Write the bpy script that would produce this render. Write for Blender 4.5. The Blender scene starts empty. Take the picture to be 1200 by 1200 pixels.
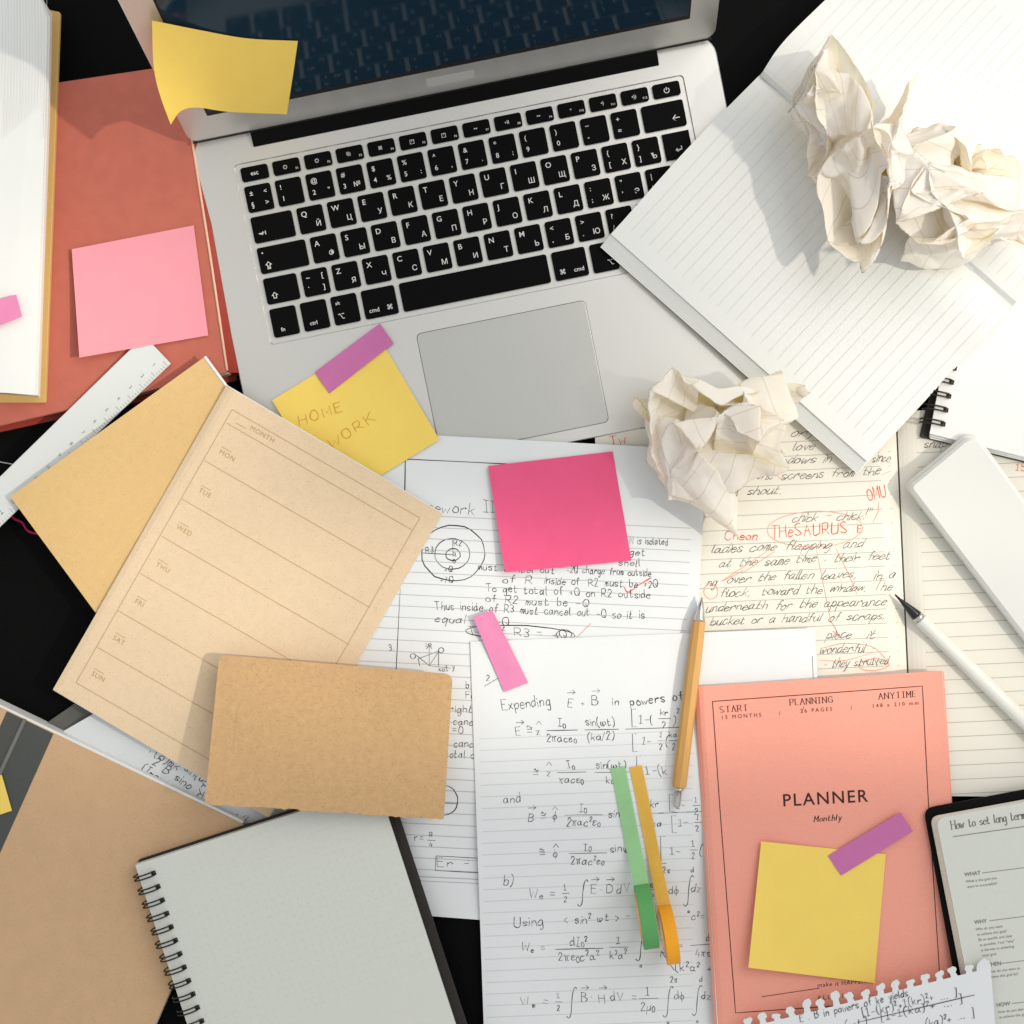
import bpy, bmesh, math, random
import numpy as np
from mathutils import Vector, Matrix, Euler
from math import radians, sin, cos, pi
random.seed(7)
scene = bpy.context.scene
COL = scene.collection
# ------------------------------------------------------------------ camera
CAMZ, FPX = 900.0, 1700.0          # camera height in mm, focal length in photo pixels
cam = bpy.data.cameras.new('camera')
cam.sensor_width = 36.0
cam.lens = 36.0 * FPX / 1200.0
cam.clip_start, cam.clip_end = 0.01, 20.0
camo = bpy.data.objects.new('camera', cam)
COL.objects.link(camo)
camo.location = (0, 0, CAMZ / 1000)
scene.camera = camo
# ------------------------------------------------------------------ light (indoors, window light from the right)
world = bpy.data.worlds.new('World')
scene.world = world
world.use_nodes = True
world.node_tree.nodes['Background'].inputs[0].default_value = (0.985, 1.0, 0.985, 1)
world.node_tree.nodes['Background'].inputs[1].default_value = 0.675


def lamp(name, kind, loc, target, energy, color, **kw):
    l = bpy.data.lights.new(name, kind)
    l.energy = energy
    l.color = color
    for k, v in kw.items():
        setattr(l, k, v)
    o = bpy.data.objects.new(name, l)
    COL.objects.link(o)
    o.location = loc
    o.rotation_euler = (Vector(target) - Vector(loc)).to_track_quat('-Z', 'Y').to_euler()
    return o


SUN = (3.3, -0.20, 3.56)            # the window, off to the right
BEAM = (1.0, 0.91, 0.76)
# spots added to shape the window's sunlight into patches: a low row, a column on the left, one high on the right
for x_, y_, e_, a_, r_ in ((-0.075, -0.078, 275, 2.3, .028), (0.035, -0.079, 260, 2.3, .028), (0.145, -0.079, 270, 2.3, .028), (0.26, -0.072, 280, 2.5, .028),
                           (-0.29, 0.20, 440, 3.0, .06), (-0.265, 0.06, 450, 2.6, .06), (-0.25, -0.075, 400, 2.2, .05), (0.28, 0.20, 540, 4.2, .10), (0.33, 0.04, 140, 2.8, .06), (0.15, 0.035, 260, 2.0, .04)):
    lamp('sun_patch_spot', 'SPOT', SUN, (x_, y_, 0.0), e_, BEAM, spot_size=radians(a_), spot_blend=0.55, shadow_soft_size=r_)
lamp('window_glow', 'AREA', (1.1, 0.9, 1.5), (0.0, 0.0, 0.0), 16, (1.0, 0.97, 0.92),
     shape='RECTANGLE', size=1.4, size_y=1.6)
# ------------------------------------------------------------------ exposure
vs = scene.view_settings
vs.view_transform = 'Standard'
vs.look = 'None'
vs.exposure = 0.0
vs.gamma = 1.0
vs.use_curve_mapping = False
scene.render.engine = 'CYCLES'
scene.cycles.max_bounces = 8
scene.cycles.transparent_max_bounces = 12


# ------------------------------------------------------------------ geometry helpers
def P(px, py, z):
    """point (metres) seen at photo pixel px,py when it lies z mm above the desk"""
    d = (CAMZ - z) / FPX
    return Vector(((px - 600) * d, (600 - py) * d, z)) * 0.001


LOC = {}


def tag(o, label=None, cat=None, group=None, kind=None):
    if label: o['label'] = label
    if cat: o['category'] = cat
    if group: o['group'] = group
    if kind: o['kind'] = kind
    return o


def thing(name, label, cat, loc, group=None):
    o = bpy.data.objects.new(name, None)
    o.empty_display_size = 0.01
    COL.objects.link(o)
    o.location = loc
    LOC[o] = Vector(loc)
    return tag(o, label, cat, group)


def mk(name, verts, faces, mat, parent=None, smooth=False, origin=None):
    """one mesh object from world-space vertices"""
    if parent is not None:
        org = LOC[parent]
    else:
        org = Vector(origin) if origin is not None else Vector((0, 0, 0))
    me = bpy.data.meshes.new(name)
    me.from_pydata([tuple(Vector(v) - org) for v in verts], [], faces)
    me.materials.append(mat)
    if smooth:
        me.polygons.foreach_set('use_smooth', [True] * len(me.polygons))
    me.update()
    o = bpy.data.objects.new(name, me)
    COL.objects.link(o)
    if parent is not None:
        o.parent = parent
    else:
        o.location = org
    LOC[o] = org
    return o


def resample(poly, n):
    pts = [Vector((p[0], p[1])) for p in poly]
    if len(pts) > 2:
        pts = [Vector(q) for q in smooth_poly(pts, 8)]
    L = [0.0]
    for a, b in zip(pts, pts[1:]):
        L.append(L[-1] + (b - a).length)
    out = []
    j = 0
    for i in range(n + 1):
        s = L[-1] * i / n
        while j < len(pts) - 2 and L[j + 1] < s:
            j += 1
        d = L[j + 1] - L[j]
        t = 0 if d < 1e-9 else (s - L[j]) / d
        out.append(pts[j].lerp(pts[j + 1], min(1, max(0, t))))
    return out


def smooth_poly(pts, k=5):
    """Catmull-Rom through pts"""
    pts = [Vector((p[0], p[1])) for p in pts]
    if len(pts) < 3:
        return pts
    out = []
    n = len(pts)
    closed = (pts[0] - pts[-1]).length < 1e-6
    for i in range(n - 1):
        p1, p2 = pts[i], pts[i + 1]
        p0 = pts[i - 1] if i > 0 else (pts[-2] if closed else p1 * 2 - p2)
        p3 = pts[i + 2] if i + 2 < n else (pts[1] if closed else p2 * 2 - p1)
        for j in range(k):
            t = j / k
            out.append(0.5 * ((2 * p1) + (p2 - p0) * t + (2 * p0 - 5 * p1 + 4 * p2 - p3) * t * t
                              + (3 * p1 - p0 - 3 * p2 + p3) * t ** 3))
    out.append(pts[-1])
    return out


def coons(top, bottom, nu, nv, left=None, right=None):
    """px grid [(nv+1) rows][(nu+1)] between four boundary polylines (top/bottom run left to right)"""
    T, B = resample(top, nu), resample(bottom, nu)
    Lf = resample(left or [top[0], bottom[0]], nv)
    Rt = resample(right or [top[-1], bottom[-1]], nv)
    g = []
    for j in range(nv + 1):
        v = j / nv
        row = []
        for i in range(nu + 1):
            u = i / nu
            p = (T[i] * (1 - v) + B[i] * v) + (Lf[j] * (1 - u) + Rt[j] * u) - (
                (T[0] * (1 - u) + T[-1] * u) * (1 - v) + (B[0] * (1 - u) + B[-1] * u) * v)
            row.append(p)
        g.append(row)
    return g


def sheet_mesh(g, pos, thick):
    """closed thin sheet from a px grid; pos(px,py,u,v)->world Vector; thick in mm"""
    nv, nu = len(g) - 1, len(g[0]) - 1
    top = [pos(p.x, p.y, i / nu, j / nv) for j, row in enumerate(g) for i, p in enumerate(row)]
    n = len(top)
    dz = Vector((0, 0, thick * 0.001))
    verts = top + [t - dz for t in top]
    W = nu + 1
    f = []
    for j in range(nv):
        for i in range(nu):
            a = j * W + i
            f.append((a, a + W, a + W + 1, a + 1))
            f.append((n + a, n + a + 1, n + a + W + 1, n + a + W))
    border = [i for i in range(W)] + [j * W + nu for j in range(1, nv + 1)] + \
             [nv * W + i for i in range(nu - 1, -1, -1)] + [j * W for j in range(nv - 1, 0, -1)]
    for a, b in zip(border, border[1:] + border[:1]):
        f.append((a, b, n + b, n + a))
    return verts, f


def sheet(name, quad, zf, thick, mat, parent=None, nu=12, nv=12, edges=None, origin=None):
    """quad TL,TR,BR,BL in photo px; zf(px,py) = top surface height in mm"""
    if edges:
        g = coons(edges[0], edges[1], nu, nv, edges[2] if len(edges) > 2 else None, edges[3] if len(edges) > 3 else None)
    else:
        g = coons([quad[0], quad[1]], [quad[3], quad[2]], nu, nv)
    v, f = sheet_mesh(g, lambda x, y, u, w: P(x, y, zf(x, y)), thick)
    if parent is None and origin is None:
        c = sum((Vector(p.to_tuple()) for r in g for p in r), Vector((0, 0))) / (len(g) * len(g[0]))
        origin = P(c.x, c.y, zf(c.x, c.y) - thick)
    return mk(name, v, f, mat, parent, smooth=False, origin=origin)


def round_outline(poly, rad, seg=4):
    """rounded polygon (px); rad = one radius or list"""
    n = len(poly)
    out = []
    for i in range(n):
        p = Vector(poly[i]); a = Vector(poly[i - 1]); b = Vector(poly[(i + 1) % n])
        r = rad[i] if isinstance(rad, (list, tuple)) else rad
        if r <= 0.01:
            out.append(p); continue
        d1, d2 = (a - p).normalized(), (b - p).normalized()
        ang = d1.angle(d2)
        t = r / math.tan(ang / 2)
        p1, p2 = p + d1 * t, p + d2 * t
        for k in range(seg + 1):
            s = k / seg
            out.append(p1.lerp(p, s).lerp(p.lerp(p2, s), s))
    return out


def prism(outline, zf, thick, bev=0.3, pos=None):
    """flat slab over a px outline with a small chamfered rim"""
    n = len(outline)
    c = sum(outline, Vector((0, 0))) / n
    pos = pos or (lambda x, y, dz: P(x, y, zf(x, y)) + Vector((0, 0, -dz * 0.001)))
    bp = bev * 1.9
    v = []
    inner = []
    for i in range(n):
        t = (outline[(i + 1) % n] - outline[i - 1])
        nn = Vector((-t.y, t.x)).normalized() if t.length > 1e-9 else Vector((0, 0))
        if nn.dot(c - outline[i]) < 0: nn = -nn
        inner.append(outline[i] + nn * bp)
    v += [pos(p.x, p.y, 0) for p in inner]
    v += [pos(p.x, p.y, bev) for p in outline]
    v += [pos(p.x, p.y, thick) for p in outline]
    f = [tuple(range(n - 1, -1, -1)), tuple(range(2 * n, 3 * n))]
    for k in (0, n):
        for i in range(n):
            j = (i + 1) % n
            f.append((k + i, k + j, k + n + j, k + n + i))
    # make the top face up
    a, b, cc = v[f[0][0]], v[f[0][1]], v[f[0][2]]
    area = sum((v[f[0][i]].x * v[f[0][(i + 1) % n]].y - v[f[0][(i + 1) % n]].x * v[f[0][i]].y) for i in range(n))
    if area < 0:
        f = [tuple(reversed(q)) for q in f]
    return v, f


def slab(name, poly, rad, zf, thick, mat, parent=None, bev=0.3, seg=4, origin=None):
    ol = round_outline(poly, rad, seg)
    v, f = prism(ol, zf, thick, bev)
    if parent is None and origin is None:
        c = sum(ol, Vector((0, 0))) / len(ol)
        origin = P(c.x, c.y, zf(c.x, c.y) - thick)
    return mk(name, v, f, mat, parent, origin=origin)


def fan_slab(name, ol, zf, thick, mat, parent, m=7):
    """slab over a px outline, filled with concentric rings so it follows a curved height function"""
    n = len(ol)
    c = sum(ol, Vector((0, 0))) / n
    v = []
    for k in range(m):
        v += [P(q.x, q.y, zf(q.x, q.y)) for q in [o.lerp(c, k / m) for o in ol]]
    v.append(P(c.x, c.y, zf(c.x, c.y)))
    N = len(v)
    v += [q - Vector((0, 0, thick * .001)) for q in v]
    f = []
    for k in range(m - 1):
        for i in range(n):
            j = (i + 1) % n
            f.append((k * n + j, k * n + i, (k + 1) * n + i, (k + 1) * n + j))
            f.append((N + k * n + i, N + k * n + j, N + (k + 1) * n + j, N + (k + 1) * n + i))
    for i in range(n):
        j = (i + 1) % n
        f += [((m - 1) * n + j, (m - 1) * n + i, N - 1), (N + (m - 1) * n + i, N + (m - 1) * n + j, 2 * N - 1), (i, j, N + j, N + i)]
    return mk(name, v, f, mat, parent)


def tube(path, r, seg=6, taper=None):
    """swept tube through world points (metres)"""
    v, f = [], []
    n = len(path)
    for i, p in enumerate(path):
        d = (path[min(i + 1, n - 1)] - path[max(i - 1, 0)]).normalized()
        up = Vector((0, 0, 1)) if abs(d.z) < 0.95 else Vector((0, 1, 0))
        s = d.cross(up).normalized()
        w = s.cross(d).normalized()
        rr = r if taper is None else r * taper[i]
        for k in range(seg):
            a = 2 * pi * k / seg
            v.append(p + s * (rr * cos(a)) + w * (rr * sin(a)))
    for i in range(n - 1):
        for k in range(seg):
            k2 = (k + 1) % seg
            f.append((i * seg + k, i * seg + k2, (i + 1) * seg + k2, (i + 1) * seg + k))
    f.append(tuple(range(seg - 1, -1, -1)))
    f.append(tuple((n - 1) * seg + k for k in range(seg)))
    return v, f


def lathe(a, b, prof, seg=20, hexa=False):
    """turned shape along world axis a->b; prof = [(t 0..1, radius m)]"""
    d = (b - a)
    ax = d.normalized()
    s = ax.cross(Vector((0, 0, 1))).normalized()
    w = s.cross(ax)
    v, f = [], []
    for t, r in prof:
        for k in range(seg):
            an = 2 * pi * k / seg
            v.append(a + d * t + s * (r * cos(an)) + w * (r * sin(an)))
    n = len(prof)
    for i in range(n - 1):
        for k in range(seg):
            k2 = (k + 1) % seg
            f.append((i * seg + k, (i + 1) * seg + k, (i + 1) * seg + k2, i * seg + k2))
    f.append(tuple(range(seg)))
    f.append(tuple((n - 1) * seg + k for k in range(seg - 1, -1, -1)))
    return v, f


def plane(p0, p1, p2):
    """height function of the plane through three (px,py,z)"""
    M = np.array([[p[0], p[1], 1] for p in (p0, p1, p2)], float)
    a, b, c = np.linalg.solve(M, np.array([p[2] for p in (p0, p1, p2)], float))
    return lambda x, y: a * x + b * y + c


def sstep(t):
    t = min(1, max(0, t))
    return t * t * (3 - 2 * t)


# ------------------------------------------------------------------ materials
def lin(c):
    return tuple((x / 12.92 if x <= 0.04045 else ((x + 0.055) / 1.055) ** 2.4) for x in c)


def rgb(h):
    return lin((int(h[0:2], 16) / 255, int(h[2:4], 16) / 255, int(h[4:6], 16) / 255))


def material(name, color, rough=0.7, metal=0.0, spec=0.3, mottle=0.0, mscale=60, fleck=0.0, fscale=900, fcol=None,
             bump=0.0, bscale=1500, transl=0.0, tcol=None, stretch=None, coat=0.0):
    m = bpy.data.materials.new(name)
    m.use_nodes = True
    nt = m.node_tree
    N, Lk = nt.nodes, nt.links
    bs = N['Principled BSDF']
    out = N['Material Output']
    bs.inputs['Roughness'].default_value = rough
    bs.inputs['Metallic'].default_value = metal
    bs.inputs['Specular IOR Level'].default_value = spec
    bs.inputs['Coat Weight'].default_value = coat
    tc = N.new('ShaderNodeTexCoord')
    vec = tc.outputs['Object']
    if stretch:
        mp = N.new('ShaderNodeMapping')
        mp.inputs['Scale'].default_value = stretch
        Lk.new(vec, mp.inputs[0]); vec = mp.outputs[0]

    def noise(sc, det=3):
        n = N.new('ShaderNodeTexNoise')
        n.inputs['Scale'].default_value = sc
        n.inputs['Detail'].default_value = det
        Lk.new(vec, n.inputs['Vector'])
        return n.outputs['Fac']
    c4 = (*color, 1)
    cur = None
    if mottle:
        mx = N.new('ShaderNodeMix'); mx.data_type = 'RGBA'
        mx.inputs[6].default_value = tuple(x * (1 - mottle) for x in color) + (1,)
        mx.inputs[7].default_value = tuple(min(1, x * (1 + mottle)) for x in color) + (1,)
        Lk.new(noise(mscale, 5), mx.inputs[0])
        cur = mx.outputs[2]
    if fleck:
        fc = fcol or tuple(x * 0.55 for x in color)
        rp = N.new('ShaderNodeMapRange')
        rp.inputs[1].default_value = 0.56; rp.inputs[2].default_value = 0.72
        rp.inputs[3].default_value = 0; rp.inputs[4].default_value = fleck
        Lk.new(noise(fscale, 2), rp.inputs[0])
        mx = N.new('ShaderNodeMix'); mx.data_type = 'RGBA'
        mx.inputs[6].default_value = c4
        mx.inputs[7].default_value = (*fc, 1)
        if cur: Lk.new(cur, mx.inputs[6])
        Lk.new(rp.outputs[0], mx.inputs[0])
        cur = mx.outputs[2]
    if cur: Lk.new(cur, bs.inputs['Base Color'])
    else: bs.inputs['Base Color'].default_value = c4
    if bump:
        b = N.new('ShaderNodeBump')
        b.inputs['Strength'].default_value = bump
        b.inputs['Distance'].default_value = 0.0004
        Lk.new(noise(bscale, 4), b.inputs['Height'])
        Lk.new(b.outputs[0], bs.inputs['Normal'])
    if transl:
        t = N.new('ShaderNodeBsdfTranslucent')
        t.inputs[0].default_value = (*(tcol or color), 1)
        ms = N.new('ShaderNodeMixShader')
        ms.inputs[0].default_value = transl
        Lk.new(bs.outputs[0], ms.inputs[1]); Lk.new(t.outputs[0], ms.inputs[2])
        Lk.new(ms.outputs[0], out.inputs[0])
    return m


M = {}
M['desk'] = material('desk_black', (0.002, 0.002, 0.0022), rough=0.6, spec=0.06, fleck=0.5, fscale=1900, fcol=(0.018, 0.018, 0.018), bump=0.15, bscale=900)
M['alu'] = material('aluminium', (0.69, 0.68, 0.655), rough=0.40, metal=0.8, mottle=0.07, mscale=2500, fleck=0.25, fscale=2200, bump=0.10, bscale=4000)
M['alu_pad'] = material('aluminium_trackpad', (0.58, 0.575, 0.55), rough=0.38, metal=0.8, mottle=0.07, mscale=2500, fleck=0.2, fscale=2200, bump=0.08, bscale=4000)
M['alu_patch'] = material('erased_logo_grey', (0.66, 0.655, 0.63), rough=0.5, metal=0.5)
M['groove'] = material('groove_dark', (0.10, 0.10, 0.095), rough=0.6)
M['key'] = material('key_plastic', (0.003, 0.003, 0.0033), rough=0.55, spec=0.05, fleck=0.04, fscale=2500, fcol=(0.12, 0.12, 0.12), bump=0.06, bscale=2500)
M['legend'] = material('key_legend', (0.74, 0.74, 0.72), rough=0.6)
M['hinge'] = material('hinge_black', (0.003, 0.003, 0.003), rough=0.55, spec=0.06, mottle=0.3, mscale=400)
M['glass'] = material('screen_glass', (0.010, 0.027, 0.046), rough=0.05, spec=0.32)
M['gasket'] = material('screen_gasket', (0.01, 0.01, 0.01), rough=0.6)
M['paper'] = material('white_paper', (0.79, 0.80, 0.79), rough=0.8, spec=0.15, mottle=0.015, mscale=90, bump=0.12, bscale=1800)
M['paper_cool'] = material('white_copy_paper', (0.76, 0.78, 0.80), rough=0.8, spec=0.15, mottle=0.02, mscale=60, bump=0.15, bscale=1500)
M['cream'] = material('cream_paper', (0.79, 0.76, 0.68), rough=0.8, spec=0.15, mottle=0.02, mscale=60, bump=0.15, bscale=1500)
M['grey_page'] = material('grey_dotted_page', (0.65, 0.665, 0.62), rough=0.85, spec=0.1, mottle=0.03, mscale=300, bump=0.2, bscale=1600)
M['kraft'] = material('kraft_light', rgb('E0C8A9'), rough=0.8, spec=0.15, mottle=0.06, mscale=180, fleck=0.34, fscale=1100, bump=0.2, bscale=1800)
M['kraft_gold'] = material('kraft_golden', rgb('D8B680'), rough=0.8, spec=0.15, mottle=0.06, mscale=200, fleck=0.28, fscale=1100, bump=0.2, bscale=1800)
M['kraft_dark'] = material('kraft_brown', rgb('C9A478'), rough=0.8, spec=0.15, mottle=0.14, mscale=260, fleck=0.5, fscale=1000, bump=0.25, bscale=1600)
M['kraft_pink'] = material('kraft_rosy', rgb('CBA884'), rough=0.8, spec=0.15, mottle=0.07, mscale=100, fleck=0.35, fscale=1100, bump=0.2, bscale=1700)
M['tan_cover'] = material('tan_cover', rgb('C9A468'), rough=0.7, mottle=0.05, mscale=300)
M['red'] = material('red_cloth_cover', rgb('BA6656'), rough=0.62, spec=0.35, mottle=0.12, mscale=120, fleck=0.18, fscale=1800, bump=0.3, bscale=2600)
M['red_dark'] = material('red_cloth_edge', rgb('9A3A2F'), rough=0.6, mottle=0.15, mscale=200)
M['worn'] = material('worn_edge', rgb('E4B9A0'), rough=0.8, mottle=0.15, mscale=500)
M['pages'] = material('page_edges', (0.74, 0.73, 0.68), rough=0.85, mottle=0.08, mscale=900)
M['pages_grey'] = material('page_edges_grey', (0.48, 0.48, 0.42), rough=0.85, mottle=0.15, mscale=900)
M['coral'] = material('coral_card', rgb('F0A391'), rough=0.75, spec=0.2, mottle=0.03, mscale=200, fleck=0.10, fscale=1200, fcol=rgb('D97A63'), bump=0.9, bscale=800, stretch=(1, 2.2, 1))
M['yellow'] = material('yellow_note', rgb('FFDE72'), rough=0.75, spec=0.15, mottle=0.05, mscale=60, fleck=0.16, fscale=1500, bump=0.2, bscale=1600, transl=0.12, tcol=rgb('FFC83C'))
M['pink'] = material('pink_note', rgb('F2A0AE'), rough=0.75, spec=0.15, mottle=0.05, mscale=60, fleck=0.18, fscale=1500, bump=0.2, bscale=1600, transl=0.10)
M['hotpink'] = material('hot_pink_note', rgb('F2628F'), rough=0.75, spec=0.15, mottle=0.06, mscale=60, fleck=0.20, fscale=1500, bump=0.2, bscale=1600, transl=0.10)
M['violet'] = material('violet_tab', rgb('C471A6'), rough=0.7, spec=0.2, mottle=0.05, mscale=150, fleck=0.10, fscale=2200)
M['rosetab'] = material('rose_tab', rgb('E088B2'), rough=0.7, spec=0.2, mottle=0.05, mscale=150, fleck=0.10, fscale=2200)
M['green'] = material('green_tape_roll', rgb('5BA35F'), rough=0.55, mottle=0.05, mscale=300)
M['green_l'] = material('green_tape_strip', rgb('B2E2AB'), rough=0.6, mottle=0.08, mscale=200, transl=0.35)
M['orange'] = material('orange_tape_roll', rgb('F7A825'), rough=0.55, mottle=0.05, mscale=300)
M['orange_l'] = material('orange_tape_strip', rgb('F6CC5E'), rough=0.6, mottle=0.08, mscale=200, transl=0.35)
M['core'] = material('tape_core_card', rgb('D9B98F'), rough=0.85, mottle=0.1, mscale=400)
M['black_cover'] = material('black_cover', (0.004, 0.004, 0.004), rough=0.55, spec=0.08, mottle=0.2, mscale=900, bump=0.3, bscale=1500)
M['brown_cover'] = material('dark_brown_cover', (0.028, 0.023, 0.02), rough=0.6, mottle=0.2, mscale=500, fleck=0.15, fscale=1500)
M['wire'] = material('wire_black', (0.012, 0.012, 0.012), rough=0.3, metal=0.4, spec=0.6)
M['wire_bronze'] = material('wire_bronze', (0.05, 0.04, 0.032), rough=0.3, metal=0.7)
M['grey_band'] = material('charcoal_band', (0.075, 0.079, 0.074), rough=0.7, mottle=0.1, mscale=500, fleck=0.1, fscale=1600, bump=0.2)
M['grey_fold'] = material('charcoal_fold', (0.17, 0.17, 0.16), rough=0.6)
M['grey_edge'] = material('grey_board', (0.13, 0.125, 0.115), rough=0.6, mottle=0.15, mscale=200)
M['ruler'] = material('white_ruler', (0.66, 0.69, 0.69), rough=0.35, spec=0.4)
M['white_plastic'] = material('white_plastic', (0.74, 0.74, 0.715), rough=0.42, spec=0.35)
M['pen_white'] = material('pen_white', (0.78, 0.77, 0.72), rough=0.3, spec=0.45)
M['pen_black'] = material('pen_black', (0.01, 0.01, 0.01), rough=0.25, spec=0.5)
M['bamboo'] = material('bamboo', rgb('CB9A58'), rough=0.5, spec=0.35, mottle=0.12, mscale=90, stretch=(6, 0.6, 6), bump=0.1)
M['steel'] = material('steel', (0.62, 0.61, 0.58), rough=0.22, metal=1.0)
M['ink'] = material('black_ink', (0.02, 0.018, 0.02), rough=0.7)
M['ink_blue'] = material('faded_ink', (0.04, 0.04, 0.045), rough=0.7)
M['ink_pencil'] = material('brown_black_ink', (0.085, 0.075, 0.06), rough=0.7)
M['ink_red'] = material('red_ink', rgb('E2502F'), rough=0.7)
M['ink_redpale'] = material('pale_red_ink', rgb('EE8F72'), rough=0.7)
M['ink_orange'] = material('orange_ink', rgb('C98A2A'), rough=0.7)
M['rule'] = material('printed_rule', (0.45, 0.45, 0.45), rough=0.8)
M['rule_pale'] = material('printed_rule_pale', (0.60, 0.60, 0.58), rough=0.8)
M['rule_faint'] = material('printed_rule_faint', (0.69, 0.69, 0.675), rough=0.8)
M['rule_kraft'] = material('printed_rule_kraft', rgb('C0A078'), rough=0.8)
M['rule_cream'] = material('printed_rule_cream', (0.44, 0.42, 0.37), rough=0.8)
M['print_kraft'] = material('printed_text_kraft', rgb('B99868'), rough=0.8)
M['print_grey'] = material('printed_text_grey', (0.22, 0.21, 0.20), rough=0.8)
M['print_plan'] = material('printed_text_planner', rgb('43231E'), rough=0.8)
M['thread'] = material('pink_thread', rgb('C2255A'), rough=0.8)
M['thread_white'] = material('white_thread', (0.6, 0.6, 0.58), rough=0.8)
M['dots'] = material('printed_dots', (0.56, 0.57, 0.54), rough=0.85)


def crumple_material():
    """lined paper, thin enough to glow warm when lit from behind"""
    m = bpy.data.materials.new('crumpled_paper')
    m.use_nodes = True
    nt = m.node_tree; N, Lk = nt.nodes, nt.links
    bs = N['Principled BSDF']; out = N['Material Output']
    uv = N.new('ShaderNodeUVMap')
    sep = N.new('ShaderNodeSeparateXYZ'); Lk.new(uv.outputs[0], sep.inputs[0])
    mul = N.new('ShaderNodeMath'); mul.operation = 'MULTIPLY'; mul.inputs[1].default_value = 27
    Lk.new(sep.outputs[1], mul.inputs[0])
    fr = N.new('ShaderNodeMath'); fr.operation = 'FRACT'; Lk.new(mul.outputs[0], fr.inputs[0])
    lt = N.new('ShaderNodeMath'); lt.operation = 'LESS_THAN'; lt.inputs[1].default_value = 0.05
    Lk.new(fr.outputs[0], lt.inputs[0])
    mx = N.new('ShaderNodeMix'); mx.data_type = 'RGBA'
    mx.inputs[6].default_value = (0.99, 0.99, 0.985, 1)
    mx.inputs[7].default_value = (0.76, 0.755, 0.74, 1)
    Lk.new(lt.outputs[0], mx.inputs[0])
    Lk.new(mx.outputs[2], bs.inputs['Base Color'])
    bs.inputs['Roughness'].default_value = 0.75
    bs.inputs['Specular IOR Level'].default_value = 0.2
    t = N.new('ShaderNodeBsdfTranslucent'); t.inputs[0].default_value = (1.0, 0.79, 0.30, 1)
    ms = N.new('ShaderNodeMixShader'); ms.inputs[0].default_value = 0.31
    tc = N.new('ShaderNodeTexCoord')
    no = N.new('ShaderNodeTexNoise'); no.inputs['Scale'].default_value = 120; no.inputs['Detail'].default_value = 4
    Lk.new(tc.outputs['Object'], no.inputs['Vector'])
    bu = N.new('ShaderNodeBump'); bu.inputs['Strength'].default_value = 0.15; bu.inputs['Distance'].default_value = 0.002
    Lk.new(no.outputs['Fac'], bu.inputs['Height']); Lk.new(bu.outputs[0], bs.inputs['Normal'])
    Lk.new(bs.outputs[0], ms.inputs[1]); Lk.new(t.outputs[0], ms.inputs[2]); Lk.new(ms.outputs[0], out.inputs[0])
    return m


M['crumple'] = crumple_material()

# ------------------------------------------------------------------ writing
# single-stroke hand: two hex digits per point (x, y), baseline y=4, x-height 9, cap height D, '-' = straight strokes
G = {
    'a': '48290705143548 494554', 'b': '-0D04 072948452405', 'c': '48290705143445', 'd': '48290705143547 -4D44',
    'e': '0747482907052445', 'f': '4C3D2B24 -0949', 'g': '48290705143548 49412011', 'h': '-0D04 07294844',
    'i': '-0904 -0B0C', 'j': '29211001 -2B2C', 'k': '-0D04 -4906 -1744', 'l': '0D0514', 'm': '-0904 07192824 27394844',
    'n': '-0904 07294844', 'o': '29070524454829', 'p': '-0900 072948452405', 'q': '48290705143548 -4940',
    'r': '-0904 07294938', 's': '4829081736452405', 't': '1C152445 -0939', 'u': '0905143447 -4944', 'v': '-092449',
    'w': '-0914384469', 'x': '-0944 -4904', 'y': '-0924 492100', 'z': '-09490444',
    'A': '-043D64 -1858', 'B': '-0D04 0D3D5B3909 3967553404', 'C': '6B4D1C08154466', 'D': '-0D04 0D3D6B663404',
    'E': '-5D0D0454 -0949', 'F': '-5D0D04 -0949', 'G': '6B4D1C0815446568 -6838', 'H': '-0D04 -6D64 -0969',
    'I': '-2D24 -0D4D -0444', 'J': '4D46341405', 'K': '-0D04 -6D08 -2964', 'L': '-0D0454', 'M': '-040D376D64',
    'N': '-040D646D', 'O': '3D1C08153455685C3D', 'P': '-0D04 0D4D5B4808', 'Q': '3D1C08153455685C3D -3764',
    'R': '-0D04 0D4D5B4808 -2864', 'S': '5C3D0B1947653405', 'T': '-0D6D -3D34', 'U': '0D061444666D', 'V': '-0D346D',
    'W': '-0D244A648D', 'X': '-0D64 -6D04', 'Y': '-0D386D -3834', 'Z': '-0D6D0464',
    '0': '2D0B0624464B2D', '1': '-0B2D24 -0444', '2': '0B1D3D4B3904 -0444', '3': '0C2D4B3919 2947452405',
    '4': '-2D0757 -4A44', '5': '-4D0D09 093947452405', '6': '3D09062446482907', '7': '-0D4D14',
    '8': '2D0B194745240507394B2D', '9': '4B2D0B09394B44',
    '=': '-0949 -0646', '-': '-0747', '+': '-0747 -2925', '.': '-0414', ',': '-1503', '(': '2E0B0522', ')': '0E2B2502',
    '[': '-2E0E0222', ']': '-0E2E2202', '/': '-3E03', '!': '-0D07 -0504', "'": '-0D0B', '"': '-0D0B -2D2B',
    ':': '-0819 -0515', '<': '-4A0744', '>': '-0A4704', '&': '4B2D0B4406 2405164A', '~': '07193749', '?': '0B2D4B2927 -2524',
    '\u03c0': '0A195A -1914 393544', '\u03b5': '4829081737 17052445', '\u03c9': '0906142528 2834456749',
    '\u03c6': '29070524454829 -2D21', '\u03bc': '-0900 05143547 -4944', '\u222b': '5E4F3D3B25130112', '\u2245': '0A1B394A -0848 -0646',
    '\u00b7': '-0717', '^': '-0A1C2A', '\u2192': '-0747 -2947 -2547', 'ˇ': '-0747',
}


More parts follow.
